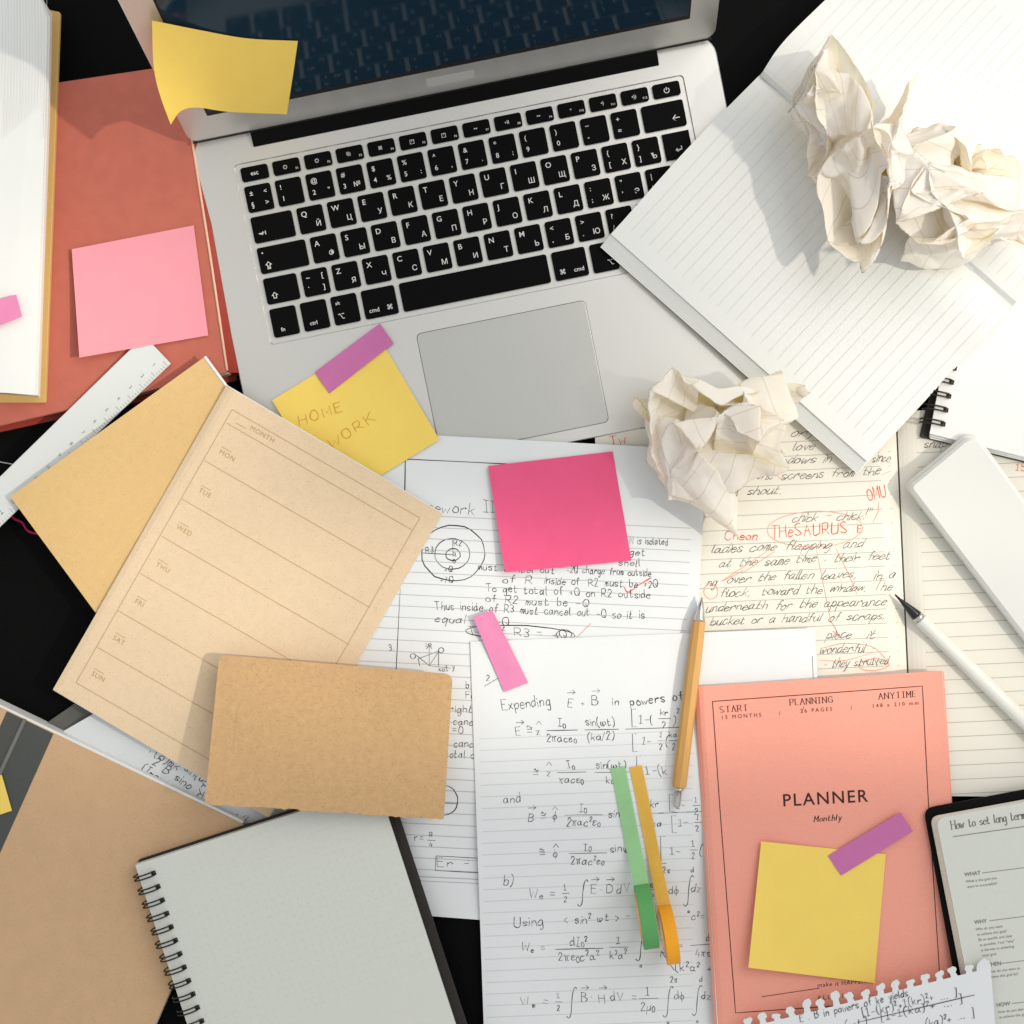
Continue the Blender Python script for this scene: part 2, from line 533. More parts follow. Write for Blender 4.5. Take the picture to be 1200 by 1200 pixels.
class Ink:
    """flat marks collected in photo px, laid on a surface height function"""

    def __init__(self, width=1.0, jitter=0.25, seed=1):
        self.v, self.f = [], []
        self.w = width
        self.j = jitter
        self.rng = random.Random(seed)

    def line(self, pts, w=None, smooth=False, wob=0.0):
        w = (w or self.w) / 2
        pts = [Vector((p[0], p[1])) for p in pts]
        if smooth: pts = smooth_poly(pts, 6)
        q = [pts[0]]
        for a, b in zip(pts, pts[1:]):
            n = max(1, int((b - a).length / 14))
            for k in range(1, n + 1): q.append(a.lerp(b, k / n))
        if wob:
            q = [p + Vector((self.rng.uniform(-wob, wob), self.rng.uniform(-wob, wob))) for p in q]
        base = len(self.v)
        n = len(q)
        press = self.j > 0
        ph = (self.rng.uniform(.75, 1.05), self.rng.uniform(.1, .3), self.rng.uniform(0, 6))
        for i, p in enumerate(q):
            d = q[min(i + 1, n - 1)] - q[max(i - 1, 0)]
            d = d.normalized() if d.length > 1e-6 else Vector((1, 0))
            s = Vector((-d.y, d.x)) * (w if not press else w * (ph[0] + ph[1] * sin(ph[2] + i * .55)) * (.7 if i in (0, n - 1) else 1))
            if i == 0: p = p - d * w * 0.6
            if i == n - 1: p = p + d * w * 0.6
            self.v += [p + s, p - s]
        for i in range(n - 1):
            a = base + 2 * i
            self.f.append((a, a + 1, a + 3, a + 2))

    def ellipse(self, cx, cy, rx, ry, rot=0, w=None, a0=0, a1=360, wob=0.3, n=26):
        r = radians(rot)
        pts = []
        for k in range(n + 1):
            t = radians(a0 + (a1 - a0) * k / n)
            x, y = rx * cos(t), ry * sin(t)
            pts.append((cx + x * cos(r) - y * sin(r) + self.rng.uniform(-wob, wob), cy + x * sin(r) + y * cos(r) + self.rng.uniform(-wob, wob)))
        self.line(pts, w)

    def adv(self, ch):
        if ch == ' ': return 4.2
        s = G.get(ch)
        if not s: return 5
        return max(int(c, 16) for st in s.split() for c in st.lstrip('-')[0::2])

    def width(self, s, cap, gap=2.4):
        k = cap / 9.0
        tot, m = 0, 1
        for c in s:
            if c in '_^': m = .62; continue
            tot += (self.adv(c) + gap) * m * k
            m = 1
        return tot

    def text(self, s, x, y, cap=12, ang=0, slant=0.0, gap=2.4, w=None, join=False, xs=1.0, fit=None, lower=1.0):
        """hand lettering; x,y = baseline start (px), cap = capital height, ang degrees (screen, + = downwards)"""
        k = cap / 9.0
        r = radians(ang)
        if fit:
            xs = fit / max(1e-6, self.width(s, cap, gap))
        cx = 0.0
        jit = self.j
        last = None
        mode = 0
        wsl, wdy, nch = 0.0, 0.0, 0
        for ch in s:
            nch += 1
            if ch == ' ' or nch == 1:
                wsl, wdy = self.rng.uniform(-.11, .11) * (jit > 0), self.rng.uniform(-.7, .7) * (jit > 0)
            if ch in '_^':
                mode = -1 if ch == '_' else 1
                continue
            g = G.get(ch)
            small = .62 if mode else 1.0
            off = {0: 0, -1: -1.8, 1: 4.8}[mode]
            mode = 0
            if g:
                rot = self.rng.uniform(-1, 1) * jit * .16
                dy = self.rng.uniform(-1, 1) * jit
                sc = 1 + self.rng.uniform(-.10, .10) * (1 if jit else 0)
                first_pt = None
                for st in g.split():
                    straight = st[0] == '-'
                    st = st.lstrip('-')
                    pts = []
                    for i in range(0, len(st), 2):
                        gx, gy = int(st[i], 16), int(st[i + 1], 16) - 4
                        gx += self.rng.uniform(-1, 1) * jit * 0.6
                        gy = (gy * sc + self.rng.uniform(-1, 1) * jit * 0.6 + dy) * small
                        if lower < 1 and ch.islower(): gy *= lower
                        gx *= small
                        gx, gy = gx - gy * rot, gy + gx * rot + off
                        X = (cx + (gx + gy * (slant + wsl)) * xs) * k
                        Y = -(gy + wdy + .35 * jit * sin(cx * .11 + x)) * k
                        pts.append((x + X * cos(r) - Y * sin(r), y + X * sin(r) + Y * cos(r)))
                    if not straight or (join and len(pts) > 2): pts = smooth_poly(pts, 4)
                    self.line(pts, w)
                    if first_pt is None: first_pt = pts[0]
                    endp = pts[-1]
                if join and ch.islower() and last is not None:
                    X = (cx + (0.2 + 2.2 * slant) * xs) * k; Y = -2.2 * k * lower
                    a = Vector(last); b = Vector((x + X * cos(r) - Y * sin(r), y + X * sin(r) + Y * cos(r)))
                    if (b - a).length < cap * 1.1:
                        self.line([a, a.lerp(b, .5) + Vector((0, cap * .05)), b], (w or self.w) * .8, smooth=True)
                last = endp if ch.islower() else None
            else:
                last = None
            cx += (self.adv(ch) * small + gap * self.rng.uniform(.85, 1.15) * (.7 if small < 1 else 1)) * xs
        return x + cx * k * cos(r)

    def serif(self, s, x, y, cap=9, ang=0, fit=None, gap=1.8, slant=0.0, w=None):
        """book type: stems thick, hairlines thin, small feet on the stems"""
        k = cap / 9.0
        xs = fit / self.width(s, cap, gap) if fit else 1.0
        r = radians(ang)
        w = w or self.w
        cx = 0

        def at(gx, gy):
            X, Y = (cx + (gx + gy * slant) * xs) * k, -gy * k
            return Vector((x + X * cos(r) - Y * sin(r), y + X * sin(r) + Y * cos(r)))
        for ch in s:
            for st in (G.get(ch) or '').split():
                straight = st[0] == '-'
                st = st.lstrip('-')
                pts = [(int(st[i], 16), int(st[i + 1], 16) - 4) for i in range(0, len(st), 2)]
                if not straight and len(pts) > 2: pts = [tuple(q) for q in smooth_poly(pts, 4)]
                for a, b in zip(pts, pts[1:]):
                    v = abs(b[1] - a[1]) / (abs(b[0] - a[0]) + abs(b[1] - a[1]) + 1e-6)
                    self.line([at(*a), at(*b)], w * (.45 + .75 * v))
                if straight:
                    for a, b in ((pts[0], pts[1]), (pts[-1], pts[-2])):
                        if abs(a[1] - b[1]) > 2 * abs(a[0] - b[0]) and a[1] in (0, 5, 9, -4):
                            self.line([at(a[0] - 1.1, a[1]), at(a[0] + 1.1, a[1])], w * .55)
            cx += (self.adv(ch) + gap) * xs

    def frac(self, num, den, cx, y, cap=9, ang=-1, half=None, gap=2.0):
        wn, wd = self.width(num, cap, gap), self.width(den, cap, gap)
        h = half or max(wn, wd) / 2 + 2
        self.line([(cx - h, y + h * .02), (cx + h, y - h * .02)], wob=.2)
        self.text(num, cx - wn / 2, y - 4, cap, ang, gap=gap)
        self.text(den, cx - wd / 2, y + cap + 4, cap, ang, gap=gap)

    def printed(self, s, x, y, cap=8, ang=0, align='LEFT', shear=0.0, space=1.0, bold=0.0):
        v, f = font_mesh(s, space, align, bold)
        k = cap / 0.69
        r = radians(ang)
        base = len(self.v)
        for (a, b) in v:
            X, Y = (a + b * shear) * k, -b * k
            self.v.append(Vector((x + X * cos(r) - Y * sin(r), y + X * sin(r) + Y * cos(r))))
        self.f += [tuple(base + i for i in q) for q in f]

    def build(self, name, mat, parent, zf, lift=0.12, pos=None):
        pos = pos or (lambda x, y: P(x, y, zf(x, y) + lift))
        return mk(name, [pos(p.x, p.y) for p in self.v], self.f, mat, parent)


_fc = {}


def font_mesh(s, space=1.0, align='LEFT', bold=0.0):
    key = (s, space, align, bold)
    if key not in _fc:
        c = bpy.data.curves.new('text', 'FONT')
        c.body = s
        c.resolution_u = 3
        c.space_character = space
        c.align_x = align
        c.offset = bold
        o = bpy.data.objects.new('text', c)
        COL.objects.link(o)
        dg = bpy.context.evaluated_depsgraph_get()
        e = o.evaluated_get(dg)
        me = e.to_mesh()
        _fc[key] = ([(v.co.x, v.co.y) for v in me.vertices], [tuple(p.vertices) for p in me.polygons])
        e.to_mesh_clear()
        bpy.data.objects.remove(o)
        bpy.data.curves.remove(c)
    return _fc[key]


# ================================================================== the desk
dv = [Vector((x, y, z)) for z in (0.0, -0.03) for x, y in ((-.9, -.6), (.9, -.6), (.9, .6), (-.9, .6))]
tag(mk('desk', dv, [(0, 1, 2, 3), (7, 6, 5, 4), (0, 4, 5, 1), (1, 5, 6, 2), (2, 6, 7, 3), (3, 7, 4, 0)], M['desk']), kind='structure')

# ================================================================== laptop
LAPZ, LAPROT, TILT, ALPHA = 15.5, 11.4, 1.4, 72.5
lap = thing('laptop', 'open silver laptop with black bilingual keyboard and dark screen', 'laptop', P(223, 163, LAPZ))
lap.rotation_euler = (radians(TILT), 0, radians(LAPROT))


def lap_z(px, py):
    t = ((px - 223) * 0.198 + (py - 163) * 0.980) / (227 * 1.92)
    return LAPZ - 5.6 * t


def lmk(name, verts, faces, mat, parent, smooth=False):
    """mesh in laptop (or lid) local mm"""
    me = bpy.data.meshes.new(name)
    me.from_pydata([(a * .001, b * .001, c * .001) for a, b, c in verts], [], faces)
    me.materials.append(mat)
    if smooth: me.polygons.foreach_set('use_smooth', [True] * len(me.polygons))
    o = bpy.data.objects.new(name, me)
    COL.objects.link(o)
    o.parent = parent
    return o


def rrect(x0, y0, x1, y1, r, seg=4):
    rr = r if isinstance(r, (list, tuple)) else [r] * 4
    pts = []
    for (cx, cy, a, q) in ((x1, y1, 0, rr[0]), (x0, y1, 90, rr[1]), (x0, y0, 180, rr[2]), (x1, y0, 270, rr[3])):
        q = max(q, 0.01)
        ccx = cx - q if a in (0, 270) else cx + q
        ccy = cy - q if a in (0, 90) else cy + q
        for k in range(seg + 1):
            t = radians(a + 90 * k / seg)
            pts.append((ccx + q * cos(t), ccy + q * sin(t)))
    return pts


def rings(rs, cap0=True, cap1=True):
    """stack of same-count loops [(x,y,z)...] -> verts, faces (last ring = top cap)"""
    n = len(rs[0])
    v = [p for r in rs for p in r]
    f = []
    for k in range(len(rs) - 1):
        for i in range(n):
            j = (i + 1) % n
            f.append((k * n + i, k * n + j, (k + 1) * n + j, (k + 1) * n + i))
    if cap0: f.append(tuple(range(n - 1, -1, -1)))
    if cap1: f.append(tuple(range((len(rs) - 1) * n, len(rs) * n)))
    return v, f


WX, WY, WW, WH = 22.5, 20.5, 280.0, 112.0          # key well
# body: outer shell, top ring around the recessed key well
seg = 6
outer = rrect(0, -227, 325, 0, 12, seg)
inner = rrect(WX, -WY - WH, WX + WW, -WY, 2.5, seg)


def zb(y, back, front):
    return back + (front - back) * (-y / 227)


rs = [[(162.5 + (x - 162.5) * .95, -113 + (y + 113) * .93, zb(y, -12.5, -5.5)) for x, y in outer],
      [(x, y, -3.2) for x, y in outer],
      [(x, y, -0.5) for x, y in outer],
      [(162.5 + (x - 162.5) * .9965, -113.5 + (y + 113.5) * .995, 0) for x, y in outer],
      [(x, y, 0) for x, y in inner],
      [(162.5 + (x - 162.5) * .9965, -76.5 + (y + 76.5) * .991, -1.1) for x, y in inner]]
v, f = rings(rs)
base = lmk('base', v, f, M['alu'], lap)
for xx in (20, 305):                                # rubber feet under the shell
    for yy, zz in ((-20, -12.2), (-205, -6.2)):
        rs = [[(xx + 5 * cos(t), yy + 5 * sin(t), zz + h) for t in [2 * pi * k / 12 for k in range(12)]] for h in (-2.6 if yy > -100 else -3.6, 1.2)]
        v, f = rings(rs); lmk('foot', v, f, M['hinge'], lap)
# trackpad
TX, TY, TW, TH = 111.5, 143.5, 105.0, 75.5
v, f = rings([[(x, y, z) for x, y in rrect(TX - .35, -TY - TH - .35, TX + TW + .35, -TY + .35, 3.2, 5)] for z in (-.2, .04)])
lmk('trackpad_groove', v, f, M['groove'], lap)
o0, o1 = rrect(TX, -TY - TH, TX + TW, -TY, 3, 5), rrect(TX + .3, -TY - TH + .3, TX + TW - .3, -TY - .3, 2.8, 5)
v, f = rings([[(x, y, 0) for x, y in o0], [(x, y, .12) for x, y in o0], [(x, y, .2) for x, y in o1]])
lmk('trackpad', v, f, M['alu_pad'], lap)
# hinge barrel
hv, hf = [], []
hp = [(12.4, 0.05), (12.0, 1.0), (8.4, 2.6), (4, 3.2), (-4, 2.0), (-6, -4), (12.4, -4)]
rsH = [[(x, -a, b) for a, b in hp] for x in (37, 289)]
v, f = rings(rsH)
lmk('hinge', v, f, M['hinge'], lap)

# keys
KM = {}


def key_mesh(w, h):
    k = (round(w, 2), round(h, 2))
    if k not in KM:
        o0, o1 = rrect(0, -h, w, 0, 1.5, 3), rrect(.45, -h + .45, w - .45, -.45, 1.2, 3)
        v, f = rings([[(x, y, -1.0) for x, y in o0], [(x, y, .35) for x, y in o0], [(x, y, .75) for x, y in o1]], cap0=False)
        me = bpy.data.meshes.new('key')
        me.from_pydata([(a * .001, b * .001, c * .001) for a, b, c in v], [], f)
        me.materials.append(M['key'])
        KM[k] = me
    return KM[k]


def legend(parent, items, h):
    vv, ff = [], []
    for it in items:
        s, x, y, size = it[:4]
        al = it[4] if len(it) > 4 else 'LEFT'
        v, f = font_mesh(s, 1.0, al, 0.004)
        b = len(vv)
        k = size / 0.69
        vv += [(x + a * k, -y + c * k, .80) for a, c in v]
        ff += [tuple(b + i for i in q) for q in f]
    if vv: lmk('legend', vv, ff, M['legend'], parent)


def key(x, y, w, h, items):
    o = bpy.data.objects.new('key', key_mesh(w, h))
    COL.objects.link(o)
    o.parent = lap
    o.location = ((WX + x) * .001, (-WY - y) * .001, 0)
    legend(o, items, h)


X0 = 3.5
fn = [('esc',), ('\u2600', 'F1'), ('\u2600', 'F2'), ('\u29c9', 'F3'), ('\u25a6', 'F4'), ('\u2059', 'F5'), ('\u2059', 'F6'), ('\u25c2\u25c2', 'F7'),
      ('\u25b8II', 'F8'), ('\u25b8\u25b8', 'F9'), ('\u25c2', 'F10'), ('\u25c2)', 'F11'), ('\u25c2))', 'F12'), ('\u23fb',)]
pit = 276.0 / 14
for i, k in enumerate(fn):
    if k[0] == 'esc': it = [('esc', 8.3, 5.6, 2.6, 'CENTER')]
    elif len(k) == 1: it = [(k[0], 8.3, 6.3, 3.0, 'CENTER')]
    else: it = [(k[0], 7.6, 5.6, 1.9 if i < 7 else 2.1, 'CENTER'), (k[1], 15.6, 7.2, 1.3, 'RIGHT')]
    key(X0 + i * pit, 3, pit - 3, 8.6, it)
num = [('\u00b1', '\u00a7', '<', '>'), ('!', '1', '', ''), ('@', '2', '', '"'), ('#', '3', '', '\u2116'), ('$', '4', '', '%'), ('%', '5', '', ':'),
       ('^', '6', '', ','), ('&', '7', '', '.'), ('*', '8', '', ';'), ('(', '9', '', ''), (')', '0', '', ''), ('\u2013', '-', '', ''), ('+', '=', '', '')]
for i, (a, b, c, d) in enumerate(num):
    it = [(a, 2.6, 6, 2.9), (b, 2.6, 13, 2.9)]
    if c: it.append((c, 13.6, 6, 2.6, 'RIGHT'))
    if d: it.append((d, 13.6, 13, 2.9, 'RIGHT'))
    key(X0 + i * 19, 14.6, 16, 16, it)
key(X0 + 13 * 19, 14.6, 26, 16, [('\u2190', 23, 12.5, 4.2, 'RIGHT')])


def letters(xs, y, row):
    for i, (a, b) in enumerate(row):
        it = []
        if len(a) == 2:
            it += [(a[0], 2.6, 6, 2.9), (a[1], 2.6, 13, 2.9)]
        else: it.append((a, 2.4, 6, 3.2))
        if b and len(b) == 2:
            it = [(a[0], 2.6, 6, 2.9), (a[1], 2.6, 13, 2.9), (b[0], 13.4, 6, 2.9, 'RIGHT'), (b[1], 13.4, 13, 2.9, 'RIGHT')]
        elif b: it.append((b, 13.8, 13, 3.2, 'RIGHT'))
        key(xs + i * 19, y, 16, 16, it)


key(X0, 33.6, 25.5, 16, [('\u21e5', 3, 12.5, 3.6)])
letters(X0 + 28.5, 33.6, [('Q', 'Й'), ('W', 'Ц'), ('E', 'У'), ('R', 'К'), ('T', 'Е'), ('Y', 'Н'), ('U', 'Г'), ('I', 'Ш'), ('O', 'Щ'), ('P', 'З'), ('{[', 'Х'), ('}]', 'Ъ')])
# L shaped return key
pol = [(256.5, -33.6), (273, -33.6), (273, -68.6), (264.4, -68.6), (264.4, -49.6), (256.5, -49.6)]
pol = [(WX + X0 + x, -WY + y) for x, y in pol]
cxk, cyk = WX + X0 + 267, -WY - 50
v, f = rings([[(x, y, -1) for x, y in reversed(pol)], [(x, y, .4) for x, y in reversed(pol)], [(cxk + (x - cxk) * .96, cyk + (y - cyk) * .98, .75) for x, y in reversed(pol)]], cap0=False)
ko = lmk('key', v, f, M['key'], lap)
fv, ff = font_mesh('\u21b5', 1.0, 'CENTER', 0.012)
lmk('legend', [(WX + X0 + 265 + a * 5, -WY - 46 + b * 5, .82) for a, b in fv], ff, M['legend'], ko)
key(X0, 52.6, 30, 16, [('\u00b7', 2.2, 6, 5), ('\u21ea', 3, 13, 3.4)])
letters(X0 + 33, 52.6, [('A', 'Ф'), ('S', 'Ы'), ('D', 'В'), ('F', 'А'), ('G', 'П'), ('H', 'Р'), ('J', 'О'), ('K', 'Л'), ('L', 'Д'), (':;', 'Ж'), ('"\u2019', 'Э'), ('|\\', 'Ё')])
key(X0, 71.6, 20.5, 16, [('\u21e7', 3, 13, 3.4)])
letters(X0 + 23.5, 71.6, [('~`', '[]'), ('Z', 'Я'), ('X', 'Ч'), ('C', 'С'), ('V', 'М'), ('B', 'И'), ('N', 'Т'), ('M', 'Ь'), ('<,', 'Б'), ('>.', 'Ю'), ('?/', '')])
key(X0 + 232.5, 71.6, 40.5, 16, [('\u21e7', 34, 13, 3.4)])
yb = 90.6
xk = X0
for w, it in ((16, [('fn', 5, 14.6, 2.4)]), (16, [('ctrl', 4, 14.4, 2.4)]), (16, [('alt', 2.6, 5.4, 2.0), ('\u2325', 2.6, 14.2, 3.0)]),
              (20.8, [('cmd', 3, 14.2, 2.6), ('\u2318', 18, 14.2, 2.8, 'RIGHT')]), (92, []),
              (20.8, [('\u2318', 3, 14.2, 2.8), ('cmd', 18.4, 14.2, 2.6, 'RIGHT')]), (16, [('alt', 13.4, 5.4, 2.0, 'RIGHT'), ('\u2325', 13.4, 14.2, 3.0, 'RIGHT')])):
    key(xk, yb, w, 17.6, it)
    xk += w + 3
for i in range(3): key(xk + i * 18.6, yb + 9.2, 15.6, 8.4, [('\u25c2\u25be\u25b8'[i], 7.8, 6, 2.4, 'CENTER')])
key(xk + 18.6, yb, 15.6, 8.4, [('\u25b4', 7.8, 6, 2.4, 'CENTER')])

# lid
lid = None
o0 = rrect(0, 0, 325, 227, [11, 11, 10, 10], 6)
o1 = [(162.5 + (x - 162.5) * .997, 113.5 + (y - 113.5) * .996) for x, y in o0]
o2 = [(162.5 + (x - 162.5) * .985, 113.5 + (y - 113.5) * .98) for x, y in o0]
v, f = rings([[(x, y, -5.5) for x, y in o2], [(x, y, -3.4) for x, y in o0], [(x, y, -.5) for x, y in o0], [(x, y, 0) for x, y in o1]])
lid = lmk('lid', v, f, M['alu'], lap)
lid.location = (0, -.0042, .0030)
lid.rotation_euler = (radians(ALPHA - TILT), 0, 0)
v, f = rings([[(x, y, z) for x, y in rrect(17, 25.5, 308, 213, .6, 2)] for z in (-.3, .12)])
lmk('screen_surround', v, f, M['gasket'], lid)
v, f = rings([[(x, y, z) for x, y in rrect(18.4, 29.5, 306.6, 211.6, .6, 2)] for z in (0, .2)])
lmk('screen', v, f, M['glass'], lid)
v, f = rings([[(x, y, z) for x, y in rrect(148, 9.5, 177, 18, .3, 1)] for z in (-.1, .08)])
lmk('erased_logo_patch', v, f, M['alu_patch'], lid)  # paler patch left by an erased logo, added as a thin raised rectangle
v, f = rings([[(x, y, z) for x, y in rrect(2, .8, 323, 2.2, .5, 2)] for z in (-.2, .5)])
lmk('lid_gasket', v, f, M['gasket'], lid)

# world-space plane of the screen, for what is stuck to it
Rl = Matrix.Rotation(radians(LAPROT), 3, 'Z') @ Matrix.Rotation(radians(ALPHA), 3, 'X')
LID_O = P(223, 163, LAPZ) + Matrix.Rotation(radians(LAPROT), 3, 'Z') @ (Matrix.Rotation(radians(TILT), 3, 'X') @ Vector((0, -.0042, .0030)))
LID_N = Rl @ Vector((0, 0, 1))
CAM = Vector((0, 0, CAMZ / 1000))


def on_lid(px, py, lift):
    d = Vector(((px - 600) / FPX, (600 - py) / FPX, -1.0))
    t = (LID_O + LID_N * (lift * .001) - CAM).dot(LID_N) / d.dot(LID_N)
    return CAM + d * t


# yellow note stuck to the screen corner, its lower left corner curling away
g = coons([(178, 24), (238, 36), (290, 45), (349, 48)], [(200, 146), (212, 130), (232, 126), (268, 131), (336, 134)], 28, 18,
          left=[(178, 24), (180, 77), (187, 110), (200, 146)], right=[(349, 48), (343, 90), (336, 134)])
v, f = sheet_mesh(g, lambda x, y, u, w: on_lid(x, y, 1.0 + 16 * (max(0, 1 - u * 1.7) ** 2) * w ** 1.5 + 5 * max(0, 1 - u * 2) ** 2), .12)
tag(mk('sticky_note', v, f, M['yellow'], None, smooth=False, origin=on_lid(265, 130, 1)), 'yellow sticky note curling on the corner of the laptop screen', 'sticky note')


def note(name, quad, zf, mat, label, cat='sticky note', lift=0.0, lc='L', n=18, base=0.3, thick=.15, group=None):
    """a sticky note lying on surface zf; the free edge (lc) lifts"""
    g = coons([quad[0], quad[1]], [quad[3], quad[2]], n, n)

    def pos(x, y, u, w):
        k = {'L': (1 - u) ** 2, 'R': u ** 2, 'B': w ** 2, 'T': (1 - w) ** 2, 'BL': ((1 - u) * .6 + w * .4) ** 2.5, 'TL': ((1 - u) * .6 + (1 - w) * .4) ** 2.5}[lc]
        return P(x, y, zf(x, y) + base + lift * k + .22 * (1 + sin(u * 5 + quad[0][0]) * sin(w * 6 + quad[0][1])))
    v, f = sheet_mesh(g, pos, thick)
    cx = sum(q[0] for q in quad) / 4; cy = sum(q[1] for q in quad) / 4
    o = mk(name, v, f, mat, None, origin=P(cx, cy, zf(cx, cy)))
    return tag(o, label, cat, group)


def ring_mesh(mat, hole=9.5, back=-4.0, up=3.0, depth=9.0, gap=1.15, r=.48):
    """twin-loop wire: X into the page, Y along the spine (mm, page top z=0)"""
    prof = [(hole, -1.5), (hole, .8), (hole - 2.5, up * .8), (hole - 6, up), (back + 4, up * .75), (back + .8, 0), (back, -depth * .45), (back + 2, -depth), (back + 6, -depth)]
    prof = smooth_poly(prof, 4)
    v, f = [], []
    for s in (-1, 1):
        path = [Vector((p.x, s * gap * (1 if i > 3 else .35 + .65 * i / 3), p.y)) * .001 for i, p in enumerate(prof)]
        tv, tf = tube(path, r * .001, 6)
        b = len(v); v += tv; f += [tuple(b + i for i in q) for q in tf]
    # the punched hole shows as a dark block at the wire's end
    for z0 in (.06,):
        b = len(v)
        hw, hh = 1.5, 1.35
        for z in (-.3, z0):
            v += [Vector((hole + sx * hw, sy * hh, z)) * .001 for sx, sy in ((-1, -1), (1, -1), (1, 1), (-1, 1))]
        f += [(b + 3, b + 2, b + 1, b), (b + 4, b + 5, b + 6, b + 7)] + [(b + i, b + (i + 1) % 4, b + 4 + (i + 1) % 4, b + 4 + i) for i in range(4)]
    me = bpy.data.meshes.new('ring')
    me.from_pydata([tuple(p) for p in v], [], f)
    me.materials.append(mat)
    me.polygons.foreach_set('use_smooth', [True] * len(me.polygons))
    return me


def add_rings(parent, me, p0, p1, n, zf):
    """rings along px line p0->p1 (page edge); page lies to the left-hand side (+X) of the line's normal"""
    d = Vector(p1) - Vector(p0)
    ang = math.atan2(d.x, d.y)         # tilt of the spine from straight down
    for i in range(n):
        x, y = p0[0] + d.x * i / max(1, n - 1), p0[1] + d.y * i / max(1, n - 1)
        o = bpy.data.objects.new('ring', me)
        COL.objects.link(o)
        o.parent = parent
        o.location = P(x, y, zf(x, y)) - LOC[parent]
        o.rotation_euler = (0, 0, ang)


# ================================================================== left side
# red cloth book
zred = lambda x, y: 15.0
R = thing('book', 'closed book with red cloth cover under the pink sticky note', 'book', P(110, 300, 0))
slab('back_cover', [(-170, 155), (229, 96), (278, 446), (-110, 530)], [0, 3, 3, 0], lambda x, y: 2.2, 2.2, M['red_dark'], R)
slab('page_block', [(-168, 152), (222, 92), (268, 438), (-110, 520)], 0, lambda x, y: 12.6, 10.3, M['pages_grey'], R, bev=.2)
slab('front_cover', [(-180, 133), (212, 75), (266, 437), (-120, 527)], [0, 3, 3, 0], zred, 2.3, M['red'], R, bev=.6)
# worn pale hinge edge and rounded spine
pts = [P(215, 96, 15.2), P(224, 158, 15.2), P(246, 298, 15.2), P(266, 434, 15.2)]
v, f = tube([Vector(p) for p in pts], .0008, 6)
mk('worn_edge', v, f, M['worn'], R, smooth=True)
spv, spf = [], []
pr = [(0, 15), (3.5, 14.2), (6, 11.5), (6.8, 7.5), (6, 3.5), (3, .5), (0, 0)]
for (x, y) in ((213, 79), (267.5, 436)):
    b = P(x, y, 15)
    spv += [Vector((b.x + a * .001, b.y, c * .001)) for a, c in pr]
n = len(pr)
spf = [(i, i + 1, n + i + 1, n + i) for i in range(n - 1)] + [tuple(range(n - 1, -1, -1)), tuple(range(n, 2 * n))]
mk('spine', spv, spf, M['red_dark'], R, smooth=True)

# thick open book at the left edge
ob = thing('open_book', 'thick open book with blank white pages in a tan hard cover', 'book', P(-60, 230, 15))
slab('cover', [(-330, -70), (70, 14), (53, 472), (-330, 470)], [0, 2, 2, 0], lambda x, y: 18.6, 3.2, M['tan_cover'], ob, bev=.4)
NP = 12
for k in range(NP):          # leaves fanned towards the fore edge
    t = k / (NP - 1)
    zk = 20.4 + 1.55 * k
    fe = 60.5 - 2.0 * t - (3.0 if k == NP - 1 else 0)
    zf = (lambda zk, k: (lambda x, y: zk - .9 * sstep((x - 25) / 40) + (1.2 * k / NP) * sin((y + 20) / 90)))(zk, k)
    sheet('page', None, zf, 1.3, M['paper'] if k == NP - 1 else M['pages'], ob, nu=10, nv=10,
          edges=([(-330, -40), (20, -18), (fe, 16 + 6 * t)], [(-330, 452 + 2 * t), (0, 460), (fe - 14.5, 465 - 2 * t)], None,
                 [(fe, 16 + 6 * t), (fe - 3, 150), (fe - 9, 310), (fe - 14.5, 465 - 2 * t)]))
ztop = lambda x, y: 20.4 + 1.55 * (NP - 1) + .6
ik = Ink(.5)
for k in range(16):
    x = 2 + k * 3.5
    ik.line([(x, -40), (x + 1, 60 + k * 1.5), (x - 2 + k * .1, 125 + (k * 37 % 40))], .45)
ik.build('page_lines', M['rule_pale'], ob, ztop, lift=2.0)
note('index_tab', [(-24, 357), (19, 345), (26, 371), (-18, 388)], ztop, M['rosetab'], 'rose paper tab on the blank page of the thick open book', 'paper tab', base=2.2)

# pink note on the red book
note('sticky_note', [(84, 292), (227, 264), (244, 393), (93, 419)], zred, M['pink'], 'square light pink sticky note on the red cloth book', lift=7, lc='BL', base=.8)

# ruler
zru = plane((180, 415, 18.4), (0, 600, 16.4), (200, 428, 18.4))
ru = slab('ruler', [(-60, 617), (157, 405), (179, 404), (200, 426), (-40, 655)], 0, zru, 1.6, M['ruler'], None, bev=.25)
tag(ru, 'white plastic ruler tucked beneath the golden kraft notebook', 'ruler')
LOC[ru] = Vector(ru.location)
ik = Ink(.55, jitter=0)
d = Vector((-240, 229)).normalized(); nrm = Vector((-d.y, d.x))
for k in range(0, 200):
    p = Vector((196, 428.5)) + d * (k * 1.92)
    L = 7 if k % 10 == 0 else (5 if k % 5 == 0 else 3.2)
    if k % 2 == 0: ik.line([p, p + Vector((-.69, -.72)) * L], .4)
for k in range(1, 22):
    p = Vector((196, 428.5)) + d * (k * 19.2 - 7) + Vector((-.69, -.72)) * 13
    ik.printed(str(k), p.x, p.y, 4.2, 44)
ik.build('scale_marks', M['print_grey'], ru, zru)

# bookmark cord and thread on the desk
v, f = tube([P(*p, 1.0) for p in smooth_poly([(8, 596), (16, 607), (26, 612), (33, 622), (48, 626)], 6)], .0008, 6)
tag(mk('bookmark_cord', v, f, M['thread'], None, smooth=True, origin=P(26, 612, 0)), 'thin crimson bookmark cord on the black desk by the ruler', 'cord')
v, f = tube([P(*p, .5) for p in smooth_poly([(-20, 538), (4, 542), (18, 545), (40, 552)], 6)], .00035, 5)
tag(mk('thread', v, f, M['thread_white'], None, smooth=True, origin=P(10, 543, 0)), 'fine white thread lying on the black desk beside the ruler', 'thread')

